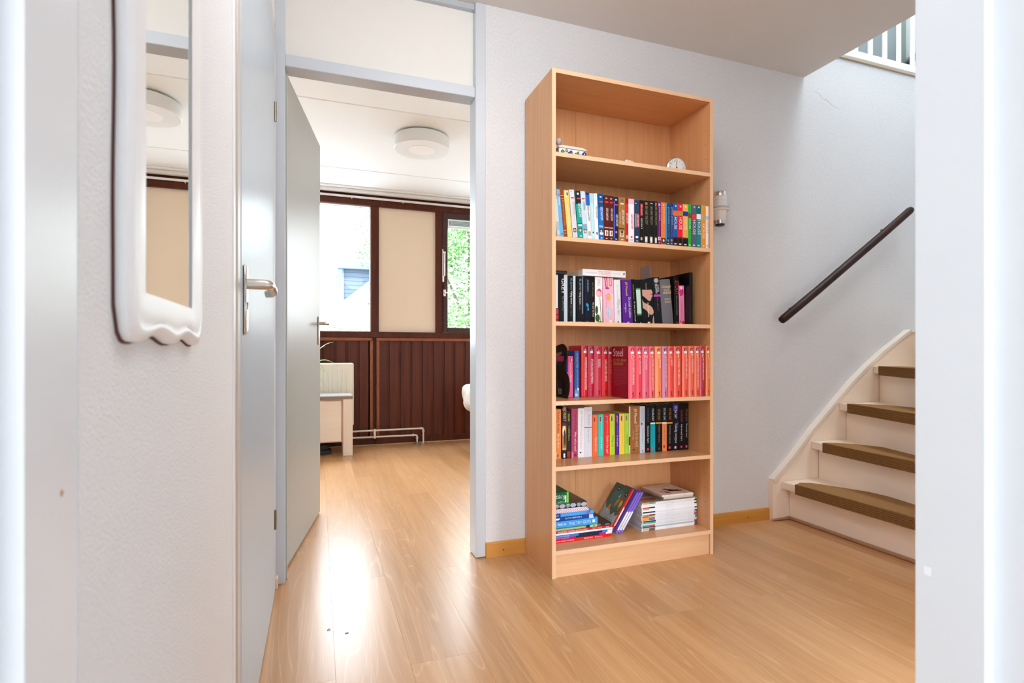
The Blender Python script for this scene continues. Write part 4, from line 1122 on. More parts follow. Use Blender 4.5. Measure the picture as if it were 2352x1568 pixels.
BOOKS = [
    ('dvd', 'dvd_case', 0.8948, 1.952, 1.3575, 0.0158, 0.1945, 0.136, -0.0934, 'a9b9c2', [('r', 0.1, 0.9, 0.3, 0.75, 'c8d4da'), ('r', 0, 1, 0.83, 1, '6f7a80'), ('t', 'ABBA', 0.2, 0.8, 0.03, 0.12, 'e8eef0')], 'thin pale grey-blue DVD case leaning against the left side panel', 'DVD boxes on the second shelf'),
    ('dvd', 'dvd_case', 0.9111, 1.952, 1.3575, 0.0138, 0.1876, 0.136, -0.0953, '6fb0dc', [('e', 0.5, 0.88, 0.36, 0.03, 'e0634a'), ('t', 'MAMMA', 0.25, 0.75, 0.66, 0.82, 'e6f0f6'), ('r', 0.35, 0.7, 0.04, 0.07, '35527a')], 'thin sky-blue DVD case with an orange disc near the top', 'DVD boxes on the second shelf'),
    ('dvd', 'dvd_case', 0.9255, 1.952, 1.3575, 0.0159, 0.1871, 0.136, -0.0913, '8c4426', [('r', 0, 1, 0.87, 0.885, 'e0a23c'), ('r', 0, 1, 0.81, 0.82, 'e0a23c'), ('t', 'ROMANTIEK', 0.3, 0.75, 0.22, 0.78, 'e08a2e'), ('r', 0, 1, 0.13, 0.145, 'e0a23c'), ('r', 0, 1, 0.07, 0.082, 'e0a23c')], 'thin rust-brown DVD case with gold double bands', 'DVD boxes on the second shelf'),
    ('dvd', 'dvd_case', 0.9424, 1.952, 1.3575, 0.0209, 0.1868, 0.136, -0.0956, 'eccb6c', [('r', 0.35, 0.85, 0.87, 0.97, 'f4f2ea'), ('e', 0.65, 0.92, 0.14, 0.045, '26241f'), ('t', 'MARCH OF THE PENGUINS', 0.3, 0.65, 0.15, 0.7, 'fbf4d8'), ('r', 0.3, 0.7, 0.02, 0.05, 'f0dc9a')], 'pale yellow DVD case with a small black and white picture at the top', 'DVD boxes on the second shelf'),
    ('dvd', 'dvd_box', 0.9659, 1.952, 1.3575, 0.0217, 0.1918, 0.136, -0.0919, 'd6d3d6', [('e', 0.55, 0.83, 0.36, 0.016, 'e2475a'), ('t', 'GREYS ANATOMY', 0.5, 0.9, 0.48, 0.74, 'aeaab0'), ('r', 0.3, 0.45, 0.95, 0.97, '777777'), ('r', 0.2, 0.8, 0.10999999999999999, 0.195, '3a2a26'), ('e', 0.5, 0.15, 0.24, 0.032, 'caa08c')], 'pale grey DVD box with a small portrait, standing between yellow and black-topped ones', 'DVD boxes on the second shelf'),
    ('dvd', 'dvd_box', 0.9898, 1.952, 1.3575, 0.0228, 0.1893, 0.136, -0.0752, '16a094', [('r', 0, 1, 0.72, 1, '23282a'), ('r', 0.3, 0.65, 0.92, 0.96, 'e8eaea'), ('e', 0.55, 0.84, 0.36, 0.016, 'e2475a'), ('t', 'GREYS ANATOMY', 0.35, 0.95, 0.44, 0.74, 'eef2f0'), ('r', 0, 1, 0.295, 0.31, '173c3a'), ('r', 0.15, 0.9, 0.25, 0.29, 'bfe0dc'), ('r', 0.2, 0.8, 0.12, 0.20500000000000002, '6a3a30'), ('e', 0.5, 0.16, 0.24, 0.032, 'e2b7a0'), ('r', 0.35, 0.72, 0.03, 0.05, 'd8d4cf')], 'DVD box with black upper part and teal lower part', 'DVD boxes on the second shelf'),
    ('dvd', 'dvd_box', 1.013, 1.952, 1.3575, 0.0202, 0.1907, 0.136, -0.077, 'c9dce8', [('e', 0.55, 0.84, 0.36, 0.016, 'e2475a'), ('t', 'GREYS', 0.45, 0.8, 0.6, 0.78, '2c4a58'), ('r', 0, 1, 0.16, 0.3, '7fa6c0'), ('r', 0.2, 0.8, 0.10999999999999999, 0.195, '4a4a50'), ('e', 0.5, 0.15, 0.24, 0.032, 'd9b9a8')], 'pale ice-blue DVD box right of the black and teal one', 'DVD boxes on the second shelf'),
    ('dvd', 'dvd_case', 1.0342, 1.952, 1.3575, 0.0165, 0.187, 0.136, -0.0701, 'eceef2', [('r', 0, 1, 0.72, 1, '2f62b0'), ('r', 0.05, 0.95, 0.95, 1, '1c3566'), ('t', 'GREYS ANATOMY', 0.25, 0.75, 0.38, 0.72, '26282e'), ('r', 0.2, 0.8, 0.07, 0.155, '8a7468'), ('e', 0.5, 0.11, 0.24, 0.032, 'cfb0a4')], 'DVD case with a blue top, white lower half and black lettering', 'DVD boxes on the second shelf'),
    ('dvd', 'dvd_case', 1.0514, 1.952, 1.3575, 0.0149, 0.186, 0.136, -0.0568, 'bfe0e4', [('r', 0.1, 0.9, 0.78, 0.98, 'a9d2d6'), ('t', 'GREYS ANATOMY', 0.35, 0.75, 0.42, 0.7, 'e6f4f4'), ('e', 0.55, 0.1, 0.22, 0.04, 'f2f4f4'), ('e', 0.5, 0.14, 0.2, 0.02, '333840')], 'slim pale aqua DVD case before a white one', 'DVD boxes on the second shelf'),
    ('dvd', 'dvd_case', 1.0667, 1.952, 1.3575, 0.0162, 0.187, 0.136, -0.0408, 'f1f2f4', [('t', 'GREYS ANATOMY', 0.4, 0.85, 0.45, 0.72, '3a3e48'), ('r', 0.35, 0.65, 0.93, 0.96, 'b8bcc4'), ('r', 0.4, 0.75, 0.1, 0.16, '4a5468')], 'slim white DVD case standing against the bright blue box', 'DVD boxes on the second shelf'),
    ('dvd', 'dvd_box', 1.0836, 1.952, 1.3575, 0.0238, 0.1875, 0.136, -0.0214, '1e6fc0', [('r', 0, 1, 0.7, 1, '0f4f8a'), ('r', 0.3, 0.65, 0.92, 0.95, 'd8e4ee'), ('e', 0.55, 0.83, 0.36, 0.016, 'e2475a'), ('t', 'GREYS ANATOMY', 0.4, 0.85, 0.42, 0.72, 'eef4fa'), ('r', 0.1, 0.9, 0.27, 0.31, '8cc4ee'), ('r', 0.25, 0.8, 0.18, 0.24, '1a1a20'), ('e', 0.5, 0.19, 0.2, 0.03, 'd8a88c'), ('r', 0.2, 0.85, 0.11, 0.16, 'f4f4f4'), ('r', 0.35, 0.72, 0.03, 0.05, 'd8d4cf')], 'bright blue DVD box with a picture of a white-coated person', 'DVD boxes on the second shelf'),
    ('dvd', 'dvd_box', 1.1079, 1.952, 1.3575, 0.0222, 0.1846, 0.136, 0, '5a1a14', [('r', 0.3, 0.65, 0.92, 0.95, 'c8b4ae'), ('e', 0.55, 0.85, 0.36, 0.016, 'e2475a'), ('t', 'GREYS ANATOMY', 0.4, 0.85, 0.44, 0.72, 'eee6e0'), ('r', 0.05, 0.95, 0.27, 0.29, 'cfc2bc'), ('r', 0.15, 0.85, 0.1, 0.22, 'f2efe8'), ('e', 0.55, 0.16, 0.2, 0.05, 'b47a3a'), ('r', 0.35, 0.72, 0.03, 0.05, 'd8d4cf')], 'dark maroon DVD box, next to the bright blue box', 'DVD boxes on the second shelf'),
    ('dvd', 'dvd_box', 1.1308, 1.952, 1.3575, 0.0204, 0.1839, 0.136, 0, '5a1a14', [('r', 0.3, 0.65, 0.92, 0.95, 'c8b4ae'), ('e', 0.55, 0.85, 0.36, 0.016, 'e2475a'), ('t', 'GREYS ANATOMY', 0.4, 0.85, 0.44, 0.72, 'eee6e0'), ('r', 0.05, 0.95, 0.27, 0.29, 'cfc2bc'), ('r', 0.15, 0.85, 0.1, 0.22, 'f2efe8'), ('e', 0.55, 0.16, 0.2, 0.05, 'b47a3a'), ('r', 0.35, 0.72, 0.03, 0.05, 'd8d4cf')], 'dark maroon DVD box, next to the navy box', 'DVD boxes on the second shelf'),
    ('dvd', 'dvd_box', 1.1529, 1.952, 1.3575, 0.0219, 0.1825, 0.136, 0, '1b2148', [('r', 0, 0.22, 0.05, 0.9, '5b63c8'), ('r', 0.3, 0.7, 0.92, 0.95, 'd4d8e6'), ('e', 0.55, 0.82, 0.36, 0.016, 'e2475a'), ('t', 'GREYS ANATOMY', 0.45, 0.9, 0.33, 0.6, 'f0f0f4'), ('r', 0.3, 0.75, 0.18, 0.24, '181a22'), ('e', 0.55, 0.2, 0.2, 0.025, 'cfa088'), ('r', 0.35, 0.72, 0.03, 0.05, 'd8d4cf')], 'navy DVD box with a violet left edge', 'DVD boxes on the second shelf'),
    ('dvd', 'dvd_box', 1.1769, 1.952, 1.3575, 0.0311, 0.1833, 0.136, 0, 'a8742c', [('e', 0.5, 0.93, 0.22, 0.03, '4a6a78'), ('r', 0.25, 0.75, 0.84, 0.87, 'efe4cc'), ('t', 'GREYS ANATOMY', 0.45, 0.85, 0.38, 0.72, 'f4efe4'), ('t', 'SEIZOEN ZES', 0.15, 0.28, 0.4, 0.66, 'e8dcc0'), ('r', 0, 0.9, 0.28, 0.3, '2a2a28'), ('r', 0.2, 0.8, 0.1, 0.24, 'd9cdb4'), ('e', 0.5, 0.17, 0.2, 0.05, 'b88a6c'), ('e', 0.5, 0.215, 0.2, 0.022, '2c2420'), ('r', 0.35, 0.72, 0.03, 0.05, 'd8d4cf')], 'wide gold-brown DVD box with white lettering and a portrait', 'DVD boxes on the second shelf'),
    ('dvd', 'dvd_case', 1.209, 1.952, 1.3575, 0.0143, 0.1814, 0.136, 0, 'c2202c', [('r', 0, 1, 0.88, 1, '9a1c26'), ('e', 0.55, 0.84, 0.36, 0.016, 'e2475a'), ('r', 0, 1, 0.66, 0.82, 'e8213a'), ('t', 'GREYS ANATOMY', 0.2, 0.85, 0.42, 0.66, 'f0d8d4'), ('e', 0.5, 0.11, 0.34, 0.05, 'd8b4a0')], 'narrow crimson DVD case next to the gold-brown box', 'DVD boxes on the second shelf'),
    ('dvd', 'dvd_box', 1.224, 1.952, 1.3575, 0.0266, 0.1816, 0.136, 0, 'f4eef0', [('r', 0, 1, 0.88, 1, 'f6bcc4'), ('t', 'GREYS ANATOMY', 0.4, 0.85, 0.3, 0.64, 'd8323c'), ('e', 0.55, 0.12, 0.2, 0.02, 'd8323c'), ('r', 0.2, 0.8, 0.02, 0.07, 'bcd4e8')], 'white DVD box with pink top and bold red lettering', 'DVD boxes on the second shelf'),
    ('dvd', 'dvd_box', 1.2516, 1.952, 1.3575, 0.0251, 0.1794, 0.136, 0, '2c3a58', [('e', 0.3, 0.92, 0.12, 0.012, 'f2f2f4'), ('r', 0.5, 0.95, 0.36, 0.68, 'c83040'), ('r', 0.15, 0.45, 0.36, 0.68, '8a94a8'), ('t', 'GREYS ANATOMY', 0.55, 0.9, 0.38, 0.66, 'f4dcdc'), ('e', 0.5, 0.13, 0.28, 0.026, 'f4f4f4'), ('r', 0.35, 0.72, 0.03, 0.05, 'd8d4cf')], 'slate-navy DVD box with a red title block and a white oval', 'DVD boxes on the second shelf'),
    ('dvd', 'dvd_case', 1.2774, 1.952, 1.3575, 0.0188, 0.1807, 0.136, 0, '15130f', [('r', 0.2, 0.8, 0.63, 0.92, 'c01a30'), ('t', 'GREYS ANATOMY', 0.3, 0.75, 0.65, 0.9, 'f0c4c8'), ('t', 'SEIZOEN 9', 0.35, 0.7, 0.33, 0.58, 'e8e6e0'), ('e', 0.5, 0.1, 0.25, 0.04, 'd4a48c')], 'narrow black DVD case with a red title block', 'DVD boxes on the second shelf'),
    ('dvd', 'dvd_box', 1.298, 1.952, 1.3575, 0.0243, 0.1814, 0.136, 0, '14120e', [('r', 0.3, 0.75, 0.9, 0.96, 'c4742c'), ('t', 'SEX AND THE CITY', 0.3, 0.75, 0.44, 0.87, 'a99c74'), ('r', 0.25, 0.75, 0.02, 0.16, 'd8d6d0'), ('r', 0.35, 0.65, 0.06, 0.13, 'f4f4f2')], 'black gold-lettered DVD box with an orange mark at the top', 'DVD boxes on the second shelf'),
    ('dvd', 'dvd_box', 1.3238, 1.952, 1.3575, 0.0234, 0.1821, 0.136, 0, '14120e', [('r', 0.3, 0.8, 0.93, 0.95, 'a8b8ea'), ('t', 'SEX AND THE CITY', 0.3, 0.75, 0.44, 0.87, 'a99c74'), ('r', 0.25, 0.75, 0.02, 0.16, 'd8d6d0'), ('r', 0.35, 0.65, 0.06, 0.13, 'f4f4f2')], 'black gold-lettered DVD box with a pale blue mark at the top', 'DVD boxes on the second shelf'),
    ('dvd', 'dvd_box', 1.349, 1.952, 1.3575, 0.0185, 0.1826, 0.136, 0, '14120e', [('r', 0.3, 0.75, 0.92, 0.97, 'd8644c'), ('e', 0.5, 0.895, 0.14, 0.012, 'ececec'), ('t', 'SEX AND THE CITY', 0.3, 0.75, 0.44, 0.86, 'a99c74'), ('r', 0.25, 0.75, 0.02, 0.15, 'd8d6d0'), ('r', 0.35, 0.65, 0.06, 0.12, 'f4f4f2')], 'black gold-lettered DVD box standing next to the purple case', 'DVD boxes on the second shelf'),
    ('dvd', 'dvd_case', 1.368, 1.952, 1.3575, 0.0171, 0.1813, 0.136, 0, '6a1a5e', [('r', 0.2, 0.75, 0.91, 0.97, 'c8a8c8'), ('t', 'private practice', 0.25, 0.8, 0.55, 0.88, 'f0dcf0'), ('t', 'THE COMPLETE FIRST SEASON', 0.35, 0.65, 0.2, 0.52, 'a878a8'), ('r', 0.1, 0.85, 0.1, 0.18, 'f2dcd0'), ('e', 0.5, 0.14, 0.3, 0.03, 'd88a70'), ('r', 0.35, 0.72, 0.03, 0.05, 'd8d4cf')], 'narrow purple DVD case with white script', 'DVD boxes on the second shelf'),
    ('dvd', 'dvd_box', 1.3855, 1.952, 1.3575, 0.0242, 0.1818, 0.136, 0, 'ee7c3a', [('t', 'private practice', 0.35, 0.75, 0.5, 0.88, 'f8c08c'), ('r', 0.35, 0.6, 0.92, 0.95, 'f4dcc4'), ('r', 0, 1, 0.02, 0.16, '8a3414'), ('r', 0.25, 0.75, 0.05, 0.14, '3a1a10'), ('e', 0.5, 0.1, 0.18, 0.03, 'f4e4d0')], 'orange DVD box with a brown foot', 'DVD boxes on the second shelf'),
    ('dvd', 'dvd_case', 1.4104, 1.952, 1.3575, 0.02, 0.1804, 0.136, 0, '10455a', [('r', 0, 0.22, 0.1, 1, '2d9adc'), ('t', 'private practice', 0.4, 0.85, 0.5, 0.9, 'a8ccd8'), ('t', 'SEASON THREE', 0.5, 0.75, 0.2, 0.48, '5c8a9c'), ('r', 0.3, 0.85, 0.05, 0.16, '17180f'), ('e', 0.55, 0.11, 0.2, 0.03, 'a87c3c'), ('r', 0.35, 0.72, 0.03, 0.05, 'd8d4cf')], 'dark teal DVD case with a bright blue left edge', 'DVD boxes on the second shelf'),
    ('dvd', 'dvd_case', 1.4311, 1.952, 1.3575, 0.0152, 0.1817, 0.136, 0, '1f2f74', [('t', 'private practice', 0.3, 0.85, 0.48, 0.9, 'c4ccec'), ('t', 'SEASON FOUR', 0.35, 0.7, 0.2, 0.46, '7c88bc'), ('e', 0.5, 0.12, 0.3, 0.03, 'd8843c'), ('r', 0.35, 0.72, 0.03, 0.05, 'd8d4cf')], 'narrow navy DVD case with pale script, left of the blue box', 'DVD boxes on the second shelf'),
    ('dvd', 'dvd_box', 1.4471, 1.952, 1.3575, 0.0236, 0.1826, 0.136, 0, '0b5ba6', [('r', 0.4, 0.7, 0.92, 0.96, 'bcd4ec'), ('r', 0, 1, 0.71, 0.83, 'f2682c'), ('t', 'HOUSE', 0.2, 0.75, 0.39, 0.68, 'f2f4f8'), ('r', 0, 1, 0.18, 0.21, '4a2a20'), ('r', 0, 1, 0, 0.18, '17120f'), ('r', 0.25, 0.7, 0.03, 0.06, 'e4e0da')], 'blue DVD box with an orange band and a black foot', 'DVD boxes on the second shelf'),
    ('dvd', 'dvd_box', 1.4714, 1.952, 1.3575, 0.0249, 0.183, 0.136, 0, 'e60a34', [('r', 0.4, 0.7, 0.92, 0.96, 'f4c0c8'), ('r', 0, 1, 0.72, 0.83, 'b08c40'), ('t', 'HOUSE', 0.25, 0.8, 0.39, 0.68, 'fbe4e8'), ('r', 0, 1, 0.18, 0.21, '4a2a20'), ('r', 0, 1, 0, 0.18, '17120f'), ('r', 0.25, 0.7, 0.03, 0.06, 'e4e0da')], 'red DVD box with a gold band and a black foot', 'DVD boxes on the second shelf'),
    ('dvd', 'dvd_box', 1.497, 1.952, 1.3575, 0.0273, 0.1844, 0.136, 0, 'e6ad58', [('r', 0.4, 0.7, 0.92, 0.96, 'f6dcb0'), ('r', 0, 1, 0.72, 0.83, '143a8c'), ('t', 'HOUSE', 0.3, 0.8, 0.39, 0.68, 'f8e4bc'), ('r', 0, 1, 0.18, 0.21, '5a3a20'), ('r', 0, 1, 0, 0.18, '17120f'), ('r', 0.25, 0.7, 0.03, 0.06, 'e4e0da')], 'sand-yellow DVD box with a blue band and a black foot', 'DVD boxes on the second shelf'),
    ('dvd', 'dvd_case', 1.5251, 1.952, 1.3575, 0.0164, 0.1864, 0.136, 0, '2da834', [('r', 0, 1, 0.68, 0.79, '8a4030'), ('t', 'HOUSE', 0.25, 0.8, 0.42, 0.66, 'c8ecc8'), ('r', 0.3, 0.7, 0.03, 0.06, 'e0f0e0')], 'narrow green DVD case with a brown band', 'DVD boxes on the second shelf'),
    ('dvd', 'dvd_box', 1.5439, 1.952, 1.3575, 0.0242, 0.1856, 0.136, 0, '585d70', [('r', 0.4, 0.75, 0.93, 0.97, 'b8bcc8'), ('r', 0, 1, 0.66, 0.77, 'e83048'), ('t', 'HOUSE', 0.25, 0.85, 0.3, 0.64, 'f2f2f4'), ('r', 0.25, 0.7, 0.03, 0.06, 'd8dae0')], 'slate-grey DVD box with a red band', 'DVD boxes on the second shelf'),
    ('dvd', 'dvd_box', 1.5696, 1.952, 1.3575, 0.0232, 0.1868, 0.136, 0, '0c8088', [('r', 0, 1, 0.8, 1, '0a6468'), ('r', 0.35, 0.7, 0.93, 0.97, 'c8e0e0'), ('r', 0, 1, 0.67, 0.79, 'f0f2f2'), ('t', 'HOUSE', 0.25, 0.85, 0.3, 0.65, 'eaf4f4'), ('r', 0.25, 0.7, 0.03, 0.06, 'd8e8e8')], 'teal DVD box with a white band', 'DVD boxes on the second shelf'),
    ('dvd', 'dvd_box', 1.5937, 1.952, 1.3575, 0.0254, 0.189, 0.136, 0, 'e8982c', [('r', 0.1, 1, 0.65, 0.76, 'b4a898'), ('t', 'HOUSE', 0.3, 0.8, 0.22, 0.56, 'fbe8c4'), ('r', 0.35, 0.7, 0.03, 0.06, 'f8dca8')], 'amber DVD box with a grey band', 'DVD boxes on the second shelf'),
    ('dvd', 'dvd_case', 1.6202, 1.952, 1.3575, 0.0141, 0.187, 0.136, 0, 'f0f0f0', [('r', 0, 1, 0.68, 0.76, 'c4c6c8'), ('t', 'HOUSE', 0.3, 0.8, 0.35, 0.64, 'b4b8c0'), ('r', 0.3, 0.7, 0.04, 0.07, '8a8c94')], 'slim white DVD case at the right-hand end of the DVD row', 'DVD boxes on the second shelf'),
    ('paper', 'book', 0.9263, 2.04, 1.0185, 0.0171, 0.2022, 0.135, 0, '141518', [('r', 0, 0.76, 0.3, 0.985, 'e4ecf2'), ('r', 0, 0.95, 0.17, 0.28, 'b8404e'), ('r', 0, 0.95, 0.07, 0.155, 'b8404e'), ('r', 0, 0.95, 0, 0.055, 'a83848')], 'black paperback with a white panel above red blocks on its spine', 'books on the third shelf'),
    ('paper', 'book', 0.9441, 2.04, 1.0185, 0.0405, 0.2007, 0.135, 0, '131416', [('r', 0.58, 0.97, 0.0, 1, 'c9d6e0'), ('t', 'GREY', 0.28, 0.66, 0.6, 0.92, 'eef0f2'), ('t', 'EL JAMES', 0.32, 0.6, 0.25, 0.55, '7c8288')], 'thick black paperback with large white letters and a silver right edge', 'books on the third shelf'),
    ('paper', 'book', 0.9866, 2.04, 1.0185, 0.037, 0.1989, 0.135, 0, '121417', [('r', 0.62, 0.92, 0, 1, 'cfdbe2'), ('t', 'EL James', 0.24, 0.5, 0.7, 0.94, '8fc4cc'), ('t', 'Vijftig tinten', 0.24, 0.52, 0.4, 0.68, 'eef0ee'), ('t', 'grijs', 0.26, 0.48, 0.15, 0.38, '5c6064'), ('e', 0.35, 0.02, 0.15, 0.02, '2fa8b8')], 'black paperback with a broad silver stripe on its spine', 'books on the third shelf'),
    ('paper', 'book', 1.0256, 2.04, 1.0185, 0.0361, 0.1986, 0.135, 0, '121417', [('r', 0.72, 0.86, 0.2, 1, '7a8694'), ('t', 'EL James', 0.32, 0.6, 0.7, 0.94, '8fc4cc'), ('t', 'Vijftig tinten', 0.3, 0.6, 0.4, 0.68, 'e4e0d8'), ('t', 'donkerder', 0.34, 0.56, 0.28, 0.38, '5c6064'), ('e', 0.45, 0.02, 0.15, 0.02, '2fa8b8')], 'black paperback with a narrow dim grey stripe on its spine', 'books on the third shelf'),
    ('paper', 'book', 1.0637, 2.04, 1.0185, 0.0265, 0.1995, 0.135, 0, '11182c', [('t', 'JAMES ELROY', 0.4, 0.7, 0.66, 0.93, 'b8c0cc'), ('p', [(0.35, 0.44), (0.75, 0.4), (0.7, 0.34), (0.85, 0.28), (0.5, 0.27), (0.55, 0.35), (0.3, 0.38)], '2a9adc'), ('r', 0.35, 0.75, 0.01, 0.05, 'a82a30')], 'midnight-navy paperback with a bright blue mark', 'books on the third shelf'),
    ('paper', 'book', 1.0919, 2.04, 1.0185, 0.0215, 0.1993, 0.135, 0, '15140f', [('t', 'ALEX VAN GALEN', 0.38, 0.62, 0.58, 0.88, '8a8680'), ('t', 'Het spel van Flow', 0.36, 0.74, 0.14, 0.45, 'f4f0e8'), ('r', 0.35, 0.75, 0.0, 0.02, 'e8e8e8')], 'slim black paperback left of the one with the rose', 'books on the third shelf'),
    ('paper', 'book', 1.1137, 2.04, 1.0185, 0.0352, 0.1988, 0.135, 0, 'f2f2f2', [('e', 0.55, 0.66, 0.42, 0.09, 'f2a8b4'), ('e', 0.58, 0.7, 0.24, 0.055, 'dc4a6c'), ('e', 0.5, 0.655, 0.28, 0.05, 'f6c4cc'), ('p', [(0.62, 0.56), (0.7, 0.56), (0.86, 0.2), (0.8, 0.0), (0.7, 0.0), (0.78, 0.2)], '5c8a3a'), ('e', 0.22, 0.29, 0.2, 0.09, '35502a'), ('e', 0.35, 0.12, 0.32, 0.08, '3d5c2c'), ('e', 0.7, 0.02, 0.35, 0.03, '46402c'), ('t', 'DANIELLE', 0.35, 0.7, 0.82, 0.95, 'b8b4b4')], 'white paperback with a pink rose on its spine', 'books on the third shelf'),
    ('paper', 'book', 1.1563, 2.04, 1.0185, 0.0521, 0.1974, 0.135, -0.0336, 'f2bccf', [('p', [(0.16, 1), (0.24, 1), (0.36, 0.8), (0.44, 0.79), (0.36, 0.765), (0.28, 0.78)], 'c22f62'), ('p', [(0.34, 1), (0.44, 1), (0.46, 0.8), (0.6, 0.78), (0.48, 0.765), (0.42, 0.78)], 'c22f62'), ('p', [(0.6, 1), (0.68, 1), (0.66, 0.85), (0.85, 0.83), (0.84, 0.81), (0.58, 0.82)], 'd88a4c'), ('p', [(0.76, 1), (0.84, 1), (0.86, 0.86), (0.92, 0.83), (0.78, 0.84)], 'd88a4c'), ('e', 0.42, 0.77, 0.2, 0.02, 'a44a9c'), ('e', 0.52, 0.58, 0.18, 0.09, 'f4b06a'), ('t', 'Jill Mansell', 0.68, 0.95, 0.35, 0.66, 'faf2f4'), ('t', 'Een huis vol', 0.22, 0.4, 0.2, 0.62, 'e08aa8'), ('e', 0.42, 0.24, 0.22, 0.12, 'c4e0ec'), ('t', 'Rosa Speciaal', 0.36, 0.52, 0.14, 0.34, '7aa4b8'), ('r', 0.52, 0.76, 0.02, 0.08, 'f4f2f2')], 'wide pink paperback with painted legs in high heels on its spine', 'books on the third shelf'),
    ('paper', 'book', 1.2113, 2.04, 1.0185, 0.0316, 0.1919, 0.135, -0.0298, 'ecebef', [('t', 'Jill Mansell', 0.35, 0.62, 0.58, 0.88, 'e0c0d0'), ('t', 'Millies flirt', 0.38, 0.85, 0.2, 0.55, 'a8a8c0'), ('r', 0.4, 0.62, 0.02, 0.06, '6a6e7a')], 'white paperback with faint lilac lettering left of the purple one', 'books on the third shelf'),
    ('paper', 'book', 1.253, 2.04, 1.0185, 0.0474, 0.1928, 0.135, -0.0487, '5b2690', [('t', 'Jill Mansell', 0.3, 0.6, 0.64, 0.95, 'e8c878'), ('t', 'De smaak te pakken', 0.55, 0.88, 0.14, 0.6, 'e4dcf0'), ('t', 'krijgen', 0.2, 0.4, 0.26, 0.46, 'e4dcf0'), ('p', [(0.4, 0.06), (0.5, 0.03), (0.66, 0.07), (0.55, 0.02), (0.6, 0.0), (0.48, 0.0)], 'f0ecf6')], 'purple paperback with gold and white lettering on the third shelf', 'books on the third shelf'),
    ('paper', 'book', 1.3018, 2.04, 1.0185, 0.0206, 0.197, 0.135, -0.0551, '10120f', [('t', 'Saskia Noort', 0.35, 0.6, 0.55, 0.88, 'b4ae98'), ('t', 'Ik was pas twaalf', 0.35, 0.75, 0.06, 0.5, 'eae8e0')], 'slim black paperback between the purple one and the mint panel', 'books on the third shelf'),
    ('paper', 'book', 1.3246, 2.04, 1.0185, 0.0252, 0.1964, 0.135, -0.0651, '0f1512', [('r', 0.08, 0.95, 0.24, 0.78, 'c4e6d6'), ('r', 0.08, 0.95, 0.2, 0.24, '4a8a6a'), ('r', 0.08, 0.95, 0.78, 0.81, '4a8a6a'), ('p', [(0.1, 0.0), (0.5, 0.02), (0.7, 0.05), (0.95, 0.0)], '7cc8c4')], 'black paperback with a mint-white panel on its spine', 'books on the third shelf'),
    ('paper', 'book', 1.3528, 2.04, 1.0185, 0.0624, 0.1987, 0.135, -0.0747, '17181b', [('p', [(0.1, 0.77), (0.5, 0.765), (0.86, 0.765), (0.93, 0.73), (0.97, 0.69), (0.9, 0.67), (0.88, 0.655), (0.95, 0.635), (0.93, 0.61), (0.84, 0.595), (0.82, 0.56), (0.76, 0.525), (0.66, 0.51), (0.5, 0.54), (0.3, 0.6), (0.1, 0.64)], 'd0a090'), ('r', 0.76, 0.93, 0.655, 0.665, '8a3a3c'), ('p', [(0.06, 0.56), (0.12, 0.51), (0.25, 0.475), (0.5, 0.44), (0.72, 0.405), (0.86, 0.36), (0.94, 0.3), (0.95, 0.25), (0.88, 0.215), (0.74, 0.2), (0.6, 0.215), (0.5, 0.25), (0.38, 0.3), (0.22, 0.34), (0.08, 0.36)], 'cfa78e'), ('p', [(0.78, 0.0), (0.96, 0.0), (0.94, 0.2), (0.84, 0.12)], 'c8a08c'), ('t', 'De Thuisvlucht', 0.45, 0.58, 0.16, 0.48, 'f2f0ee'), ('r', 0.4, 0.6, 0.02, 0.05, 'eeeeee'), ('t', 'Yvette', 0.4, 0.5, 0.78, 0.92, 'b4aca8')], 'wide black paperback with a pale shoulder and lips on its spine', 'books on the third shelf'),
    ('paper', 'book', 1.4182, 2.04, 1.0185, 0.0351, 0.2113, 0.135, -0.0751, '191c1f', [('t', 'SANDRA', 0.62, 0.85, 0.68, 0.84, 'd8d8d8'), ('t', 'BROWN', 0.25, 0.6, 0.66, 0.86, 'ececec'), ('r', 0.02, 1, 0.59, 0.635, 'c24cc0'), ('t', 'De affaire', 0.4, 0.66, 0.3, 0.56, '8a3a7c'), ('e', 0.5, 0.93, 0.35, 0.05, 'b4b4b4')], 'black paperback with a violet band across its spine', 'books on the third shelf'),
    ('hard', 'book', 1.4594, 2.04, 1.0185, 0.0572, 0.2035, 0.135, -0.1018, '6f6f78', [('h', 'Gejaagd', 0.12, 0.95, 0.79, 0.87, 'e6d09a'), ('h', 'door de', 0.3, 0.8, 0.735, 0.79, 'e6d09a'), ('h', 'wind', 0.2, 0.95, 0.67, 0.74, 'e6d09a'), ('h', 'margaret', 0.3, 0.85, 0.53, 0.58, 'd8c08c'), ('h', 'mitchell', 0.3, 0.85, 0.475, 0.525, 'd8c08c')], 'thick grey cloth hardback with gold lettering', 'books on the third shelf'),
    ('paper', 'book', 1.5194, 2.04, 1.0185, 0.0247, 0.2233, 0.135, -0.0122, '15110f', [('t', 'STOUT', 0.2, 0.95, 0.62, 0.9, 'e0312c'), ('t', 'Heleen van Royen Marlies Dekkers', 0.4, 0.6, 0.2, 0.6, 'd8d4d0'), ('r', 0.4, 0.8, 0.02, 0.07, '8a2a26')], 'slim black paperback with big red letters', 'books on the third shelf'),
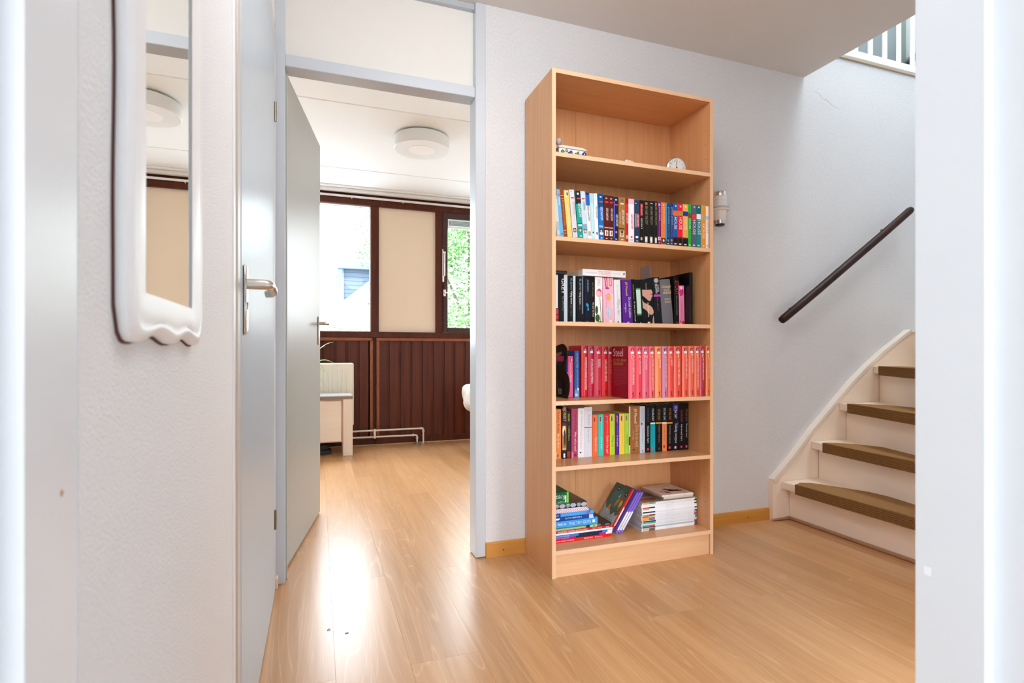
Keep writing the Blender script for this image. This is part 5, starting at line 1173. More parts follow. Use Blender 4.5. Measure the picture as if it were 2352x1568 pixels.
    ('paper', 'book', 1.5464, 2.04, 1.0185, 0.0284, 0.1803, 0.135, -0.024, 'f08cb4', [('e', 0.5, 0.84, 0.42, 0.09, 'd83488'), ('r', 0.3, 0.62, 0.9, 0.97, 'f8dce8'), ('e', 0.3, 0.75, 0.12, 0.02, 'cc2438'), ('e', 0.55, 0.76, 0.12, 0.02, 'cc2438'), ('t', 'ZOMER VROUW', 0.3, 0.6, 0.22, 0.66, 'c87098'), ('e', 0.75, 0.05, 0.25, 0.06, 'd02050'), ('e', 0.2, 0.07, 0.15, 0.05, 'e05a80'), ('r', 0.1, 0.4, 0.0, 0.05, 'f0f0f4')], 'short bright pink paperback beside the big black book', 'books on the third shelf'),
    ('hard', 'book', 1.5752, 2.005, 1.0185, 0.0173, 0.2369, 0.19, 0, '0c0c0d', [], 'big plain black hardback at the right-hand end of the third shelf', 'books on the third shelf'),
    ('paper', 'book', 1.0039, 2.09, 0.7015, 0.0075, 0.155, 0.12, 0, '39348e', [('t', 'SOLO', 0.2, 0.8, 0.4, 0.7, 'e8e6f4')], 'low violet-spined book right behind the black letter bookend', 'books on the red-book shelf'),
    ('paper', 'book', 1.0121, 2.09, 0.7015, 0.022, 0.178, 0.13, 0, 'ec5c94', [('r', 0.35, 0.75, 0.86, 0.95, '8a3050'), ('r', 0.5, 0.75, 0.87, 0.94, 'e8c4d0'), ('t', 'Danielle Steel', 0.3, 0.7, 0.56, 0.84, 'f0c890'), ('t', 'Palomino', 0.35, 0.75, 0.37, 0.54, 'fbe8f0')], 'pink paperback on the red-book shelf next to the bookend', 'books on the red-book shelf'),
    ('paper', 'book', 1.0352, 2.09, 0.7015, 0.006, 0.183, 0.13, 0, '1d191c', [], 'very thin black book between the pink and the blue paperbacks', 'books on the red-book shelf'),
    ('paper', 'book', 1.0416, 2.09, 0.7015, 0.0224, 0.2008, 0.13, 0, '2c5aa4', [('t', 'DANIELLE STEEL', 0.4, 0.72, 0.62, 0.95, 'b8c0a0'), ('t', 'VIJF DAGEN IN PARIJS', 0.4, 0.7, 0.14, 0.6, 'c8b878'), ('p', [(0, 0), (1, 0), (1, 0.12), (0.6, 0.2), (0.3, 0.12), (0.2, 0.2), (0, 0.1)], '7ca0d4'), ('e', 0.4, 0.05, 0.3, 0.03, 'd4dcec'), ('e', 0.75, 0.17, 0.2, 0.03, 'e8ecf4')], 'blue paperback with a white-flecked foot and gold lettering', 'books on the red-book shelf'),
    ('hard', 'book', 1.0772, 2.09, 0.7015, 0.0291, 0.2234, 0.13, 0, 'd92a30', [('r', 0.3, 0.78, 0.855, 0.955, 'eef0f4'), ('r', 0.3, 0.78, 0.9, 0.955, '243858'), ('e', 0.56, 0.92, 0.15, 0.025, 'c88a80'), ('t', 'ONWEERSTAANBARE KRACHTEN', 0.5, 0.82, 0.14, 0.78, 'fbe8e4')], 'bright red hardback, first of the five set-back red ones', 'books on the red-book shelf'),
    ('hard', 'book', 1.1098, 2.09, 0.7015, 0.028, 0.2226, 0.13, 0, 'c81e44', [('r', 0.3, 0.78, 0.855, 0.955, 'eef0f4'), ('r', 0.3, 0.78, 0.9, 0.955, '243858'), ('e', 0.56, 0.92, 0.15, 0.025, 'c88a80'), ('t', 'SPOORLOOS VERDWENEN', 0.42, 0.8, 0.26, 0.74, 'fbe8e8'), ('p', [(0.5, 0.02), (0.62, 0.06), (0.5, 0.1), (0.72, 0.14), (0.66, 0.08), (0.74, 0.05)], '7a1a20')], 'crimson hardback, second of the five set-back red ones', 'books on the red-book shelf'),
    ('hard', 'book', 1.1399, 2.09, 0.7015, 0.0343, 0.2199, 0.13, 0, 'cf4054', [('r', 0.3, 0.78, 0.855, 0.955, 'eef0f4'), ('r', 0.3, 0.78, 0.9, 0.955, '243858'), ('e', 0.56, 0.92, 0.15, 0.025, 'c88a80'), ('t', 'BOREAS', 0.46, 0.82, 0.58, 0.74, 'fbe8e8'), ('p', [(0.5, 0.02), (0.62, 0.06), (0.5, 0.1), (0.72, 0.14), (0.66, 0.08), (0.74, 0.05)], '7a1a20')], 'rose-red hardback, third of the five set-back red ones', 'books on the red-book shelf'),
    ('hard', 'book', 1.1771, 2.09, 0.7015, 0.0303, 0.2194, 0.13, 0, 'e0222c', [('r', 0.3, 0.78, 0.855, 0.955, 'eef0f4'), ('r', 0.3, 0.78, 0.9, 0.955, '243858'), ('e', 0.56, 0.92, 0.15, 0.025, 'c88a80'), ('t', 'GEEN GROTER LIEFDE', 0.42, 0.78, 0.3, 0.74, 'fbe8e4'), ('p', [(0.5, 0.02), (0.62, 0.06), (0.5, 0.1), (0.72, 0.14), (0.66, 0.08), (0.74, 0.05)], '7a1a20')], 'bright red hardback, fourth of the five set-back red ones', 'books on the red-book shelf'),
    ('hard', 'book', 1.2089, 2.09, 0.7015, 0.0266, 0.2182, 0.13, 0, 'c42a2c', [('r', 0.1, 0.6, 0.855, 0.955, 'e4e8ec'), ('r', 0.1, 0.6, 0.9, 0.955, '2a3c54'), ('t', 'HET GESCHENK', 0.4, 0.72, 0.45, 0.74, 'f8d8d0')], 'dark red hardback half hidden behind the forward row of lettered spines', 'books on the red-book shelf'),
    ('hard', 'book', 1.2184, 1.941, 0.7015, 0.0324, 0.2193, 0.14, 0, 'ea5a6e', [('r', 0.3, 0.78, 0.855, 0.955, 'eef0f4'), ('r', 0.3, 0.78, 0.9, 0.955, '243858'), ('e', 0.56, 0.92, 0.15, 0.025, 'c88a80'), ('h', 'D', 0.32, 0.88, 0.77, 0.835, 'f8e2b8'), ('t', 'DOOR LIEFDE GEDREVEN', 0.52, 0.8, 0.27, 0.75, 'f8dcd4'), ('p', [(0.5, 0.02), (0.62, 0.06), (0.5, 0.1), (0.72, 0.14), (0.66, 0.08), (0.74, 0.05)], '7a1a20')], 'coral-pink hardback with a gold letter D, standing first of the lettered row', 'lettered red hardbacks'),
    ('hard', 'book', 1.2526, 1.941, 0.7015, 0.0299, 0.2194, 0.14, 0, 'ea4a58', [('r', 0.3, 0.78, 0.855, 0.955, 'eef0f4'), ('r', 0.3, 0.78, 0.9, 0.955, '243858'), ('e', 0.56, 0.92, 0.15, 0.025, 'c88a80'), ('h', 'A', 0.32, 0.88, 0.77, 0.835, 'f8e2b8'), ('t', 'CARAVAN PARK', 0.52, 0.8, 0.46, 0.75, 'f8dcd4'), ('p', [(0.5, 0.02), (0.62, 0.06), (0.5, 0.1), (0.72, 0.14), (0.66, 0.08), (0.74, 0.05)], '7a1a20')], 'red hardback with a gold letter A on its spine', 'lettered red hardbacks'),
    ('hard', 'book', 1.285, 1.941, 0.7015, 0.0284, 0.2189, 0.14, 0, 'e66a84', [('r', 0.3, 0.78, 0.855, 0.955, 'eef0f4'), ('r', 0.3, 0.78, 0.9, 0.955, '243858'), ('e', 0.56, 0.92, 0.15, 0.025, 'c88a80'), ('h', 'N', 0.32, 0.88, 0.77, 0.835, 'f8e2b8'), ('t', 'PALOMINO', 0.52, 0.8, 0.55, 0.75, 'f8dcd4'), ('p', [(0.5, 0.02), (0.62, 0.06), (0.5, 0.1), (0.72, 0.14), (0.66, 0.08), (0.74, 0.05)], '7a1a20')], 'rose-pink hardback with a gold letter N on its spine', 'lettered red hardbacks'),
    ('hard', 'book', 1.3163, 1.941, 0.7015, 0.0294, 0.219, 0.14, 0, 'ea5c6a', [('r', 0.3, 0.78, 0.855, 0.955, 'eef0f4'), ('r', 0.3, 0.78, 0.9, 0.955, '243858'), ('e', 0.56, 0.92, 0.15, 0.025, 'c88a80'), ('h', 'I', 0.32, 0.88, 0.77, 0.835, 'f8e2b8'), ('t', 'DE RING VAN DE HARTSTOCHT', 0.52, 0.8, 0.15, 0.75, 'f8dcd4'), ('p', [(0.5, 0.02), (0.62, 0.06), (0.5, 0.1), (0.72, 0.14), (0.66, 0.08), (0.74, 0.05)], '7a1a20')], 'coral-pink hardback with a gold letter I on its spine', 'lettered red hardbacks'),
    ('hard', 'book', 1.3486, 1.941, 0.7015, 0.0326, 0.2192, 0.14, 0, 'f28a56', [('r', 0.3, 0.78, 0.855, 0.955, 'eef0f4'), ('r', 0.3, 0.78, 0.9, 0.955, '243858'), ('e', 0.56, 0.92, 0.15, 0.025, 'c88a80'), ('h', 'E', 0.32, 0.88, 0.77, 0.835, 'f8e2b8'), ('t', 'JENSTER', 0.52, 0.8, 0.57, 0.75, 'f8dcd4'), ('p', [(0.5, 0.02), (0.62, 0.06), (0.5, 0.1), (0.72, 0.14), (0.66, 0.08), (0.74, 0.05)], '7a1a20')], 'light orange hardback with a gold letter E, the palest of the lettered row', 'lettered red hardbacks'),
    ('hard', 'book', 1.3849, 1.941, 0.7015, 0.0256, 0.2199, 0.14, 0, 'c87c9c', [('r', 0.3, 0.78, 0.855, 0.955, 'eef0f4'), ('r', 0.3, 0.78, 0.9, 0.955, '243858'), ('e', 0.56, 0.92, 0.15, 0.025, 'c88a80'), ('h', 'L', 0.32, 0.88, 0.77, 0.835, 'f8e2b8'), ('t', 'DE LIEFDE VAN EEN ZOMER', 0.52, 0.8, 0.2, 0.75, 'f8dcd4'), ('p', [(0.5, 0.02), (0.62, 0.06), (0.5, 0.1), (0.72, 0.14), (0.66, 0.08), (0.74, 0.05)], '7a1a20')], 'lilac hardback with a gold letter L on its spine', 'lettered red hardbacks'),
    ('hard', 'book', 1.4128, 1.941, 0.7015, 0.0266, 0.22, 0.14, 0, 'ea5648', [('r', 0.3, 0.78, 0.855, 0.955, 'eef0f4'), ('r', 0.3, 0.78, 0.9, 0.955, '243858'), ('e', 0.56, 0.92, 0.15, 0.025, 'c88a80'), ('h', 'L', 0.32, 0.88, 0.77, 0.835, 'f8e2b8'), ('t', 'LIEFDE', 0.52, 0.8, 0.62, 0.75, 'f8dcd4'), ('p', [(0.5, 0.02), (0.62, 0.06), (0.5, 0.1), (0.72, 0.14), (0.66, 0.08), (0.74, 0.05)], '7a1a20')], 'red-orange hardback with a gold letter L, right of the lilac one', 'lettered red hardbacks'),
    ('hard', 'book', 1.4438, 1.941, 0.7015, 0.0366, 0.2207, 0.14, 0, 'e8523c', [('r', 0.3, 0.78, 0.855, 0.955, 'eef0f4'), ('r', 0.3, 0.78, 0.9, 0.955, '243858'), ('e', 0.56, 0.92, 0.15, 0.025, 'c88a80'), ('h', 'E', 0.32, 0.88, 0.77, 0.835, 'f8e2b8'), ('t', 'KANSEN VAN EEN LEVEN', 0.52, 0.8, 0.24, 0.75, 'f8dcd4'), ('p', [(0.5, 0.02), (0.62, 0.06), (0.5, 0.1), (0.72, 0.14), (0.66, 0.08), (0.74, 0.05)], '7a1a20')], 'wide red-orange hardback with a gold letter E, right before the letter S', 'lettered red hardbacks'),
    ('hard', 'book', 1.4871, 1.941, 0.7015, 0.0302, 0.2215, 0.14, 0, 'ea6048', [('r', 0.3, 0.78, 0.855, 0.955, 'eef0f4'), ('r', 0.3, 0.78, 0.9, 0.955, '243858'), ('e', 0.56, 0.92, 0.15, 0.025, 'c88a80'), ('h', 'S', 0.32, 0.88, 0.77, 0.835, 'f8e2b8'), ('t', 'EEN HUIS VAN LIEFDE', 0.52, 0.8, 0.36, 0.75, 'f8dcd4'), ('p', [(0.5, 0.02), (0.62, 0.06), (0.5, 0.1), (0.72, 0.14), (0.66, 0.08), (0.74, 0.05)], '7a1a20')], 'orange-red hardback with a gold letter S on its spine', 'lettered red hardbacks'),
    ('hard', 'book', 1.5203, 1.941, 0.7015, 0.0282, 0.2223, 0.14, 0, 'e8684c', [('r', 0.3, 0.78, 0.855, 0.955, 'eef0f4'), ('r', 0.3, 0.78, 0.9, 0.955, '243858'), ('e', 0.56, 0.92, 0.15, 0.025, 'c88a80'), ('h', 'T', 0.32, 0.88, 0.77, 0.835, 'f8e2b8'), ('t', 'WEERZIEN', 0.52, 0.8, 0.46, 0.75, 'f8dcd4'), ('p', [(0.5, 0.02), (0.62, 0.06), (0.5, 0.1), (0.72, 0.14), (0.66, 0.08), (0.74, 0.05)], '7a1a20')], 'orange-red hardback with a gold letter T on its spine', 'lettered red hardbacks'),
    ('hard', 'book', 1.5512, 1.941, 0.7015, 0.0265, 0.2227, 0.14, 0, 'ea6444', [('r', 0.3, 0.78, 0.855, 0.955, 'eef0f4'), ('r', 0.3, 0.78, 0.9, 0.955, '243858'), ('e', 0.56, 0.92, 0.15, 0.025, 'c88a80'), ('h', 'E', 0.32, 0.88, 0.77, 0.835, 'f8e2b8'), ('t', 'DE KOSTBARE GESCHENKEN', 0.52, 0.8, 0.18, 0.75, 'f8dcd4'), ('p', [(0.5, 0.02), (0.62, 0.06), (0.5, 0.1), (0.72, 0.14), (0.66, 0.08), (0.74, 0.05)], '7a1a20')], 'orange hardback with a gold letter E, between letter T and the crimson spine', 'lettered red hardbacks'),
    ('hard', 'book', 1.5793, 1.941, 0.7015, 0.0256, 0.2231, 0.14, 0, 'c03048', [('r', 0.3, 0.78, 0.855, 0.955, 'eef0f4'), ('r', 0.3, 0.78, 0.9, 0.955, '243858'), ('e', 0.56, 0.92, 0.15, 0.025, 'c88a80'), ('h', 'E', 0.32, 0.88, 0.77, 0.835, 'f8e2b8'), ('t', 'HET GROTE VERLANGEN', 0.52, 0.8, 0.33, 0.75, 'f8dcd4'), ('p', [(0.5, 0.02), (0.62, 0.06), (0.5, 0.1), (0.72, 0.14), (0.66, 0.08), (0.74, 0.05)], '7a1a20')], 'crimson hardback with a gold letter E near the right-hand end', 'lettered red hardbacks'),
    ('hard', 'book', 1.6126, 1.941, 0.7015, 0.0219, 0.2233, 0.14, 0, 'e8743c', [('r', 0.3, 0.78, 0.855, 0.955, 'eef0f4'), ('r', 0.3, 0.78, 0.9, 0.955, '243858'), ('e', 0.56, 0.92, 0.15, 0.025, 'c88a80'), ('h', 'L', 0.32, 0.88, 0.77, 0.835, 'f8e2b8'), ('t', 'DE WENTE VAN LEVEN', 0.52, 0.8, 0.35, 0.75, 'f8dcd4'), ('p', [(0.5, 0.02), (0.62, 0.06), (0.5, 0.1), (0.72, 0.14), (0.66, 0.08), (0.74, 0.05)], '7a1a20')], 'orange hardback with a gold letter L at the right-hand end of the row', 'lettered red hardbacks'),
    ('paper', 'book', 0.9481, 2.088, 0.4405, 0.029, 0.2125, 0.125, 0, 'f0924a', [('t', 'Cathy Kelly', 0.3, 0.72, 0.52, 0.95, '7a4a28'), ('t', 'En jij dan?', 0.3, 0.72, 0.22, 0.5, 'fbe4cc'), ('e', 0.42, 0.07, 0.18, 0.028, 'a85c30'), ('r', 0, 0.3, 0, 0.13, 'f6ba94')], 'orange paperback at the left-hand end of the fifth shelf', 'paperbacks on the fifth shelf'),
    ('paper', 'book', 0.9818, 2.088, 0.4405, 0.0201, 0.2267, 0.125, 0, '17141a', [('h', 'HOBBIT', 0.05, 0.95, 0.9, 0.96, 'c8a070'), ('t', 'HOBBIT', 0.25, 0.95, 0.7, 0.98, 'd4ac7a'), ('r', 0, 1, 0.56, 0.68, '5c1c1c'), ('r', 0.02, 0.98, 0.16, 0.62, 'c88a4a'), ('e', 0.45, 0.52, 0.4, 0.1, 'f6e2c0'), ('p', [(0.35, 0.5), (0.65, 0.56), (0.8, 0.46), (0.85, 0.3), (0.7, 0.18), (0.6, 0.3), (0.5, 0.18), (0.35, 0.3)], '3a1c18'), ('r', 0.05, 0.95, 0.17, 0.2, 'e0b878'), ('p', [(0.3, 0.02), (0.3, 0.1), (0.62, 0.1), (0.75, 0.08), (0.62, 0.06), (0.75, 0.04), (0.62, 0.02)], 'f2f0ee')], 'tall black book with a warm picture of a walking figure on its spine', 'paperbacks on the fifth shelf'),
    ('paper', 'book', 1.003, 2.088, 0.4405, 0.0185, 0.2006, 0.125, 0, '151312', [('t', 'KLUUN', 0.35, 0.75, 0.8, 0.95, 'd8d020'), ('t', 'Haantjes', 0.35, 0.75, 0.38, 0.68, 'c8c030'), ('r', 0.1, 0.95, 0.02, 0.15, 'b01828'), ('e', 0.75, 0.55, 0.2, 0.08, '2a5070')], 'low black paperback with yellow lettering and a red foot', 'paperbacks on the fifth shelf'),
    ('paper', 'book', 1.0263, 2.088, 0.4405, 0.0304, 0.2115, 0.125, 0, 'b4446a', [('t', 'Cathy Kelly', 0.35, 0.78, 0.55, 0.95, '5c1c3c'), ('t', 'Wat wil je nou?', 0.35, 0.75, 0.14, 0.53, 'fbe8f0'), ('e', 0.6, 0.06, 0.2, 0.03, '7a2448'), ('r', 0, 0.25, 0, 0.13, 'd88aa8')], 'mauve-pink paperback with white and plum lettering', 'paperbacks on the fifth shelf'),
    ('paper', 'book', 1.0574, 2.088, 0.4405, 0.03, 0.2132, 0.125, 0, 'eeeff1', [('t', 'Jill Mansell', 0.35, 0.72, 0.62, 0.95, 'b0b4bc'), ('t', 'Onderbroken', 0.3, 0.75, 0.18, 0.6, 'e4b8c0'), ('e', 0.4, 0.1, 0.14, 0.016, '4a4e58')], 'white paperback with faint grey and pink lettering', 'paperbacks on the fifth shelf'),
    ('paper', 'book', 1.088, 2.088, 0.4405, 0.0373, 0.2168, 0.125, 0, 'dcdfe8', [('t', 'SYLVIA DAY', 0.42, 0.75, 0.64, 0.86, 'b890ac'), ('r', 0, 1, 0.585, 0.602, 'b0203c'), ('t', 'Een met jou', 0.42, 0.66, 0.3, 0.56, '9aa0ac'), ('h', 'JFA', 0.3, 0.7, 0.9, 0.95, 'b4b8c4')], 'pale grey paperback with a thin crimson line across its spine', 'paperbacks on the fifth shelf'),
    ('paper', 'book', 1.1275, 2.088, 0.4405, 0.0277, 0.182, 0.125, 0, 'f4703a', [('r', 0.3, 0.62, 0.82, 0.955, 'b8b0a8'), ('r', 0.3, 0.48, 0.83, 0.94, '9a2030'), ('t', 'JILL MANSELL', 0.38, 0.68, 0.48, 0.82, 'f6b088'), ('t', 'Kijken & zoen', 0.3, 0.8, 0.12, 0.46, 'fbe8d8')], 'low orange paperback, first of the seven bright ones', 'paperbacks on the fifth shelf'),
    ('paper', 'book', 1.1566, 2.088, 0.4405, 0.0265, 0.1827, 0.125, 0, '4accc0', [('r', 0.3, 0.62, 0.82, 0.955, 'b8b0a8'), ('r', 0.3, 0.48, 0.83, 0.94, '9a2030'), ('t', 'JILL MANSELL', 0.4, 0.7, 0.48, 0.82, '9ce4dc'), ('t', 'Je bent kanjer', 0.35, 0.75, 0.16, 0.46, 'c8f0ea')], 'low turquoise paperback among the seven bright ones', 'paperbacks on the fifth shelf'),
    ('paper', 'book', 1.1846, 2.088, 0.4405, 0.0275, 0.1823, 0.125, 0, 'ec2c30', [('r', 0.3, 0.62, 0.82, 0.955, 'b8b0a8'), ('r', 0.3, 0.48, 0.83, 0.94, '9a2030'), ('t', 'JILL MANSELL', 0.4, 0.7, 0.5, 0.82, 'f4a068'), ('t', 'Geluk in het spel', 0.3, 0.82, 0.06, 0.48, 'fbe0dc')], 'low red paperback among the seven bright ones', 'paperbacks on the fifth shelf'),
    ('paper', 'book', 1.2135, 2.088, 0.4405, 0.0255, 0.1821, 0.125, 0, 'c2dc34', [('r', 0.3, 0.62, 0.82, 0.955, 'b8b0a8'), ('r', 0.3, 0.48, 0.83, 0.94, '9a2030'), ('t', 'JILL MANSELL', 0.4, 0.7, 0.5, 0.82, 'dcec84'), ('t', 'Vlieg op', 0.3, 0.8, 0.2, 0.48, '7a9c1c')], 'low yellow-green paperback left of the purple one', 'paperbacks on the fifth shelf'),
    ('paper', 'book', 1.2398, 2.088, 0.4405, 0.0209, 0.1814, 0.125, 0, '5a2490', [('r', 0.3, 0.62, 0.82, 0.955, 'b8b0a8'), ('r', 0.3, 0.48, 0.83, 0.94, '9a2030'), ('t', 'JILL MANSELL', 0.4, 0.75, 0.5, 0.82, 'a484c8'), ('t', 'De boot gemist', 0.3, 0.8, 0.2, 0.48, 'e0d4f0')], 'low purple paperback among the seven bright ones', 'paperbacks on the fifth shelf'),
    ('paper', 'book', 1.2618, 2.088, 0.4405, 0.027, 0.1818, 0.125, 0, 'f4d84c', [('r', 0.3, 0.62, 0.82, 0.955, 'b8b0a8'), ('r', 0.3, 0.48, 0.83, 0.94, '9a2030'), ('t', 'JILL MANSELL', 0.4, 0.7, 0.5, 0.82, 'f0c84c'), ('t', 'Open huis', 0.3, 0.8, 0.2, 0.48, 'f0b040')], 'low yellow paperback among the seven bright ones', 'paperbacks on the fifth shelf'),
    ('paper', 'book', 1.2899, 2.088, 0.4405, 0.0205, 0.1817, 0.125, 0, 'a6de44', [('r', 0.3, 0.62, 0.82, 0.955, 'b8b0a8'), ('r', 0.3, 0.48, 0.83, 0.94, '9a2030'), ('t', 'JILL MANSELL', 0.4, 0.75, 0.5, 0.82, 'ccec8c'), ('t', 'Rozengeur', 0.3, 0.8, 0.24, 0.48, '6ca428')], 'low lime-green paperback, last of the seven bright ones', 'paperbacks on the fifth shelf'),
    ('paper', 'book', 1.3111, 2.088, 0.4405, 0.0561, 0.2122, 0.125, 0, 'a06a36', [('r', 0, 0.12, 0, 1, 'e4dcd0'), ('r', 0, 0.12, 0.18, 0.36, '8c1838'), ('t', 'Jill Mansell', 0.42, 0.72, 0.64, 0.95, 'f6eee4'), ('t', 'Drie is te veel', 0.6, 0.9, 0.14, 0.6, 'd8b890'), ('t', 'vervolg', 0.3, 0.46, 0.3, 0.5, 'd8b890'), ('e', 0.45, 0.08, 0.1, 0.016, '4a3018')], 'thick brown paperback with white lettering', 'paperbacks on the fifth shelf'),
    ('paper', 'book', 1.3679, 2.088, 0.4405, 0.0266, 0.2109, 0.125, 0, 'c8d2de', [('t', 'SYLVIA DAY', 0.25, 0.8, 0.68, 0.95, '98a0a8'), ('p', [(0.2, 0.66), (0.5, 0.64), (0.75, 0.6), (0.55, 0.62), (0.3, 0.58)], '8a5a2c'), ('t', 'Verlangen', 0.4, 0.66, 0.2, 0.54, '7c848e'), ('r', 0.42, 0.6, 0.03, 0.06, 'a86878')], 'silver-grey paperback left of the black ones', 'paperbacks on the fifth shelf'),
    ('paper', 'book', 1.3957, 2.088, 0.4405, 0.0272, 0.2152, 0.125, 0, '121114', [('t', 'SYLVIA DAY', 0.38, 0.76, 0.64, 0.93, '4a4890'), ('t', 'Gesloten hart', 0.4, 0.75, 0.2, 0.56, 'e4e2e0'), ('r', 0.38, 0.72, 0.04, 0.095, 'd83a4c')], 'black paperback with dim violet lettering, first of the black ones', 'paperbacks on the fifth shelf'),
    ('paper', 'book', 1.4241, 2.088, 0.4405, 0.0251, 0.2156, 0.125, 0, '121416', [('t', 'SYLVIA DAY', 0.28, 0.72, 0.66, 0.92, 'dfe8e6'), ('r', 0, 1, 0, 0.6, '0aa6b0'), ('r', 0, 1, 0.595, 0.625, 'f0f4f4'), ('t', 'Nooit meer weg', 0.35, 0.6, 0.2, 0.56, '0c6c78'), ('r', 0.3, 0.7, 0.06, 0.105, 'd84a50')], 'paperback with black top and turquoise lower spine', 'paperbacks on the fifth shelf'),
    ('paper', 'book', 1.4523, 2.088, 0.4405, 0.0335, 0.2166, 0.125, 0, '151414', [('t', 'SYLVIA DAY', 0.32, 0.7, 0.66, 0.9, 'c48a3c'), ('r', 0, 1, 0.59, 0.62, 'eaa43c'), ('t', 'Gedaan met jou', 0.4, 0.62, 0.2, 0.57, 'a8a4a0'), ('r', 0.42, 0.66, 0.04, 0.09, '4a4a4c')], 'wide black paperback with an orange line and no red mark', 'paperbacks on the fifth shelf'),
    ('paper', 'book', 1.4875, 2.088, 0.4405, 0.0244, 0.2168, 0.125, 0, '131314', [('t', 'SYLVIA DAY', 0.28, 0.72, 0.65, 0.92, 'd4d4d4'), ('r', 0, 1, 0, 0.59, 'ee8c50'), ('r', 0, 1, 0.585, 0.615, 'f4f0f0'), ('t', 'Verlangen naar jou', 0.35, 0.65, 0.22, 0.56, 'b85c30'), ('e', 0.42, 0.1, 0.22, 0.035, 'c83a3c')], 'paperback with black top and orange lower spine', 'paperbacks on the fifth shelf'),
    ('paper', 'book', 1.5134, 2.088, 0.4405, 0.0301, 0.2166, 0.125, 0, '12110f', [('t', 'SYLVIA DAY', 0.35, 0.75, 0.65, 0.91, 'b87830'), ('r', 0, 1, 0.58, 0.61, 'ea9c3c'), ('t', 'Verbonden met jou', 0.35, 0.65, 0.16, 0.55, 'b4b0ac'), ('r', 0.3, 0.65, 0.045, 0.095, 'e03848')], 'black paperback with an orange line above a small red mark', 'paperbacks on the fifth shelf'),
    ('paper', 'book', 1.5452, 2.088, 0.4405, 0.032, 0.2175, 0.125, 0, '141320', [('r', 0, 0.95, 0.84, 0.98, '3c348c'), ('t', 'SYLVIA DAY', 0.28, 0.72, 0.68, 0.95, 'e0e0ec'), ('p', [(0.8, 0.62), (0.98, 0.6), (0.9, 0.44)], '2c5cb0'), ('t', 'Volledig overgave', 0.25, 0.75, 0.16, 0.58, 'd8d6d8'), ('r', 0.3, 0.6, 0.04, 0.09, 'e4e4e4')], 'black paperback with an indigo top', 'paperbacks on the fifth shelf'),
    ('paper', 'book', 1.5796, 2.088, 0.4405, 0.025, 0.2171, 0.125, 0, '100f11', [('t', 'SYLVIA DAY', 0.35, 0.78, 0.6, 0.86, 'b83a5c'), ('t', 'Verwoed hart', 0.4, 0.75, 0.2, 0.56, 'dcdad8'), ('r', 0.35, 0.75, 0.045, 0.095, 'e03a4c')], 'black paperback with crimson-pink lettering', 'paperbacks on the fifth shelf'),
    ('paper', 'book', 1.6066, 2.088, 0.4405, 0.0264, 0.2172, 0.125, 0, '100f0f', [('t', 'SYLVIA DAY', 0.35, 0.75, 0.6, 0.88, '8a6430'), ('t', 'Eeuwig hart', 0.4, 0.75, 0.26, 0.56, 'dcdad8'), ('r', 0.35, 0.75, 0.045, 0.095, 'e03a4c')], 'black paperback with dull gold lettering at the right-hand end of the black ones', 'paperbacks on the fifth shelf'),
]
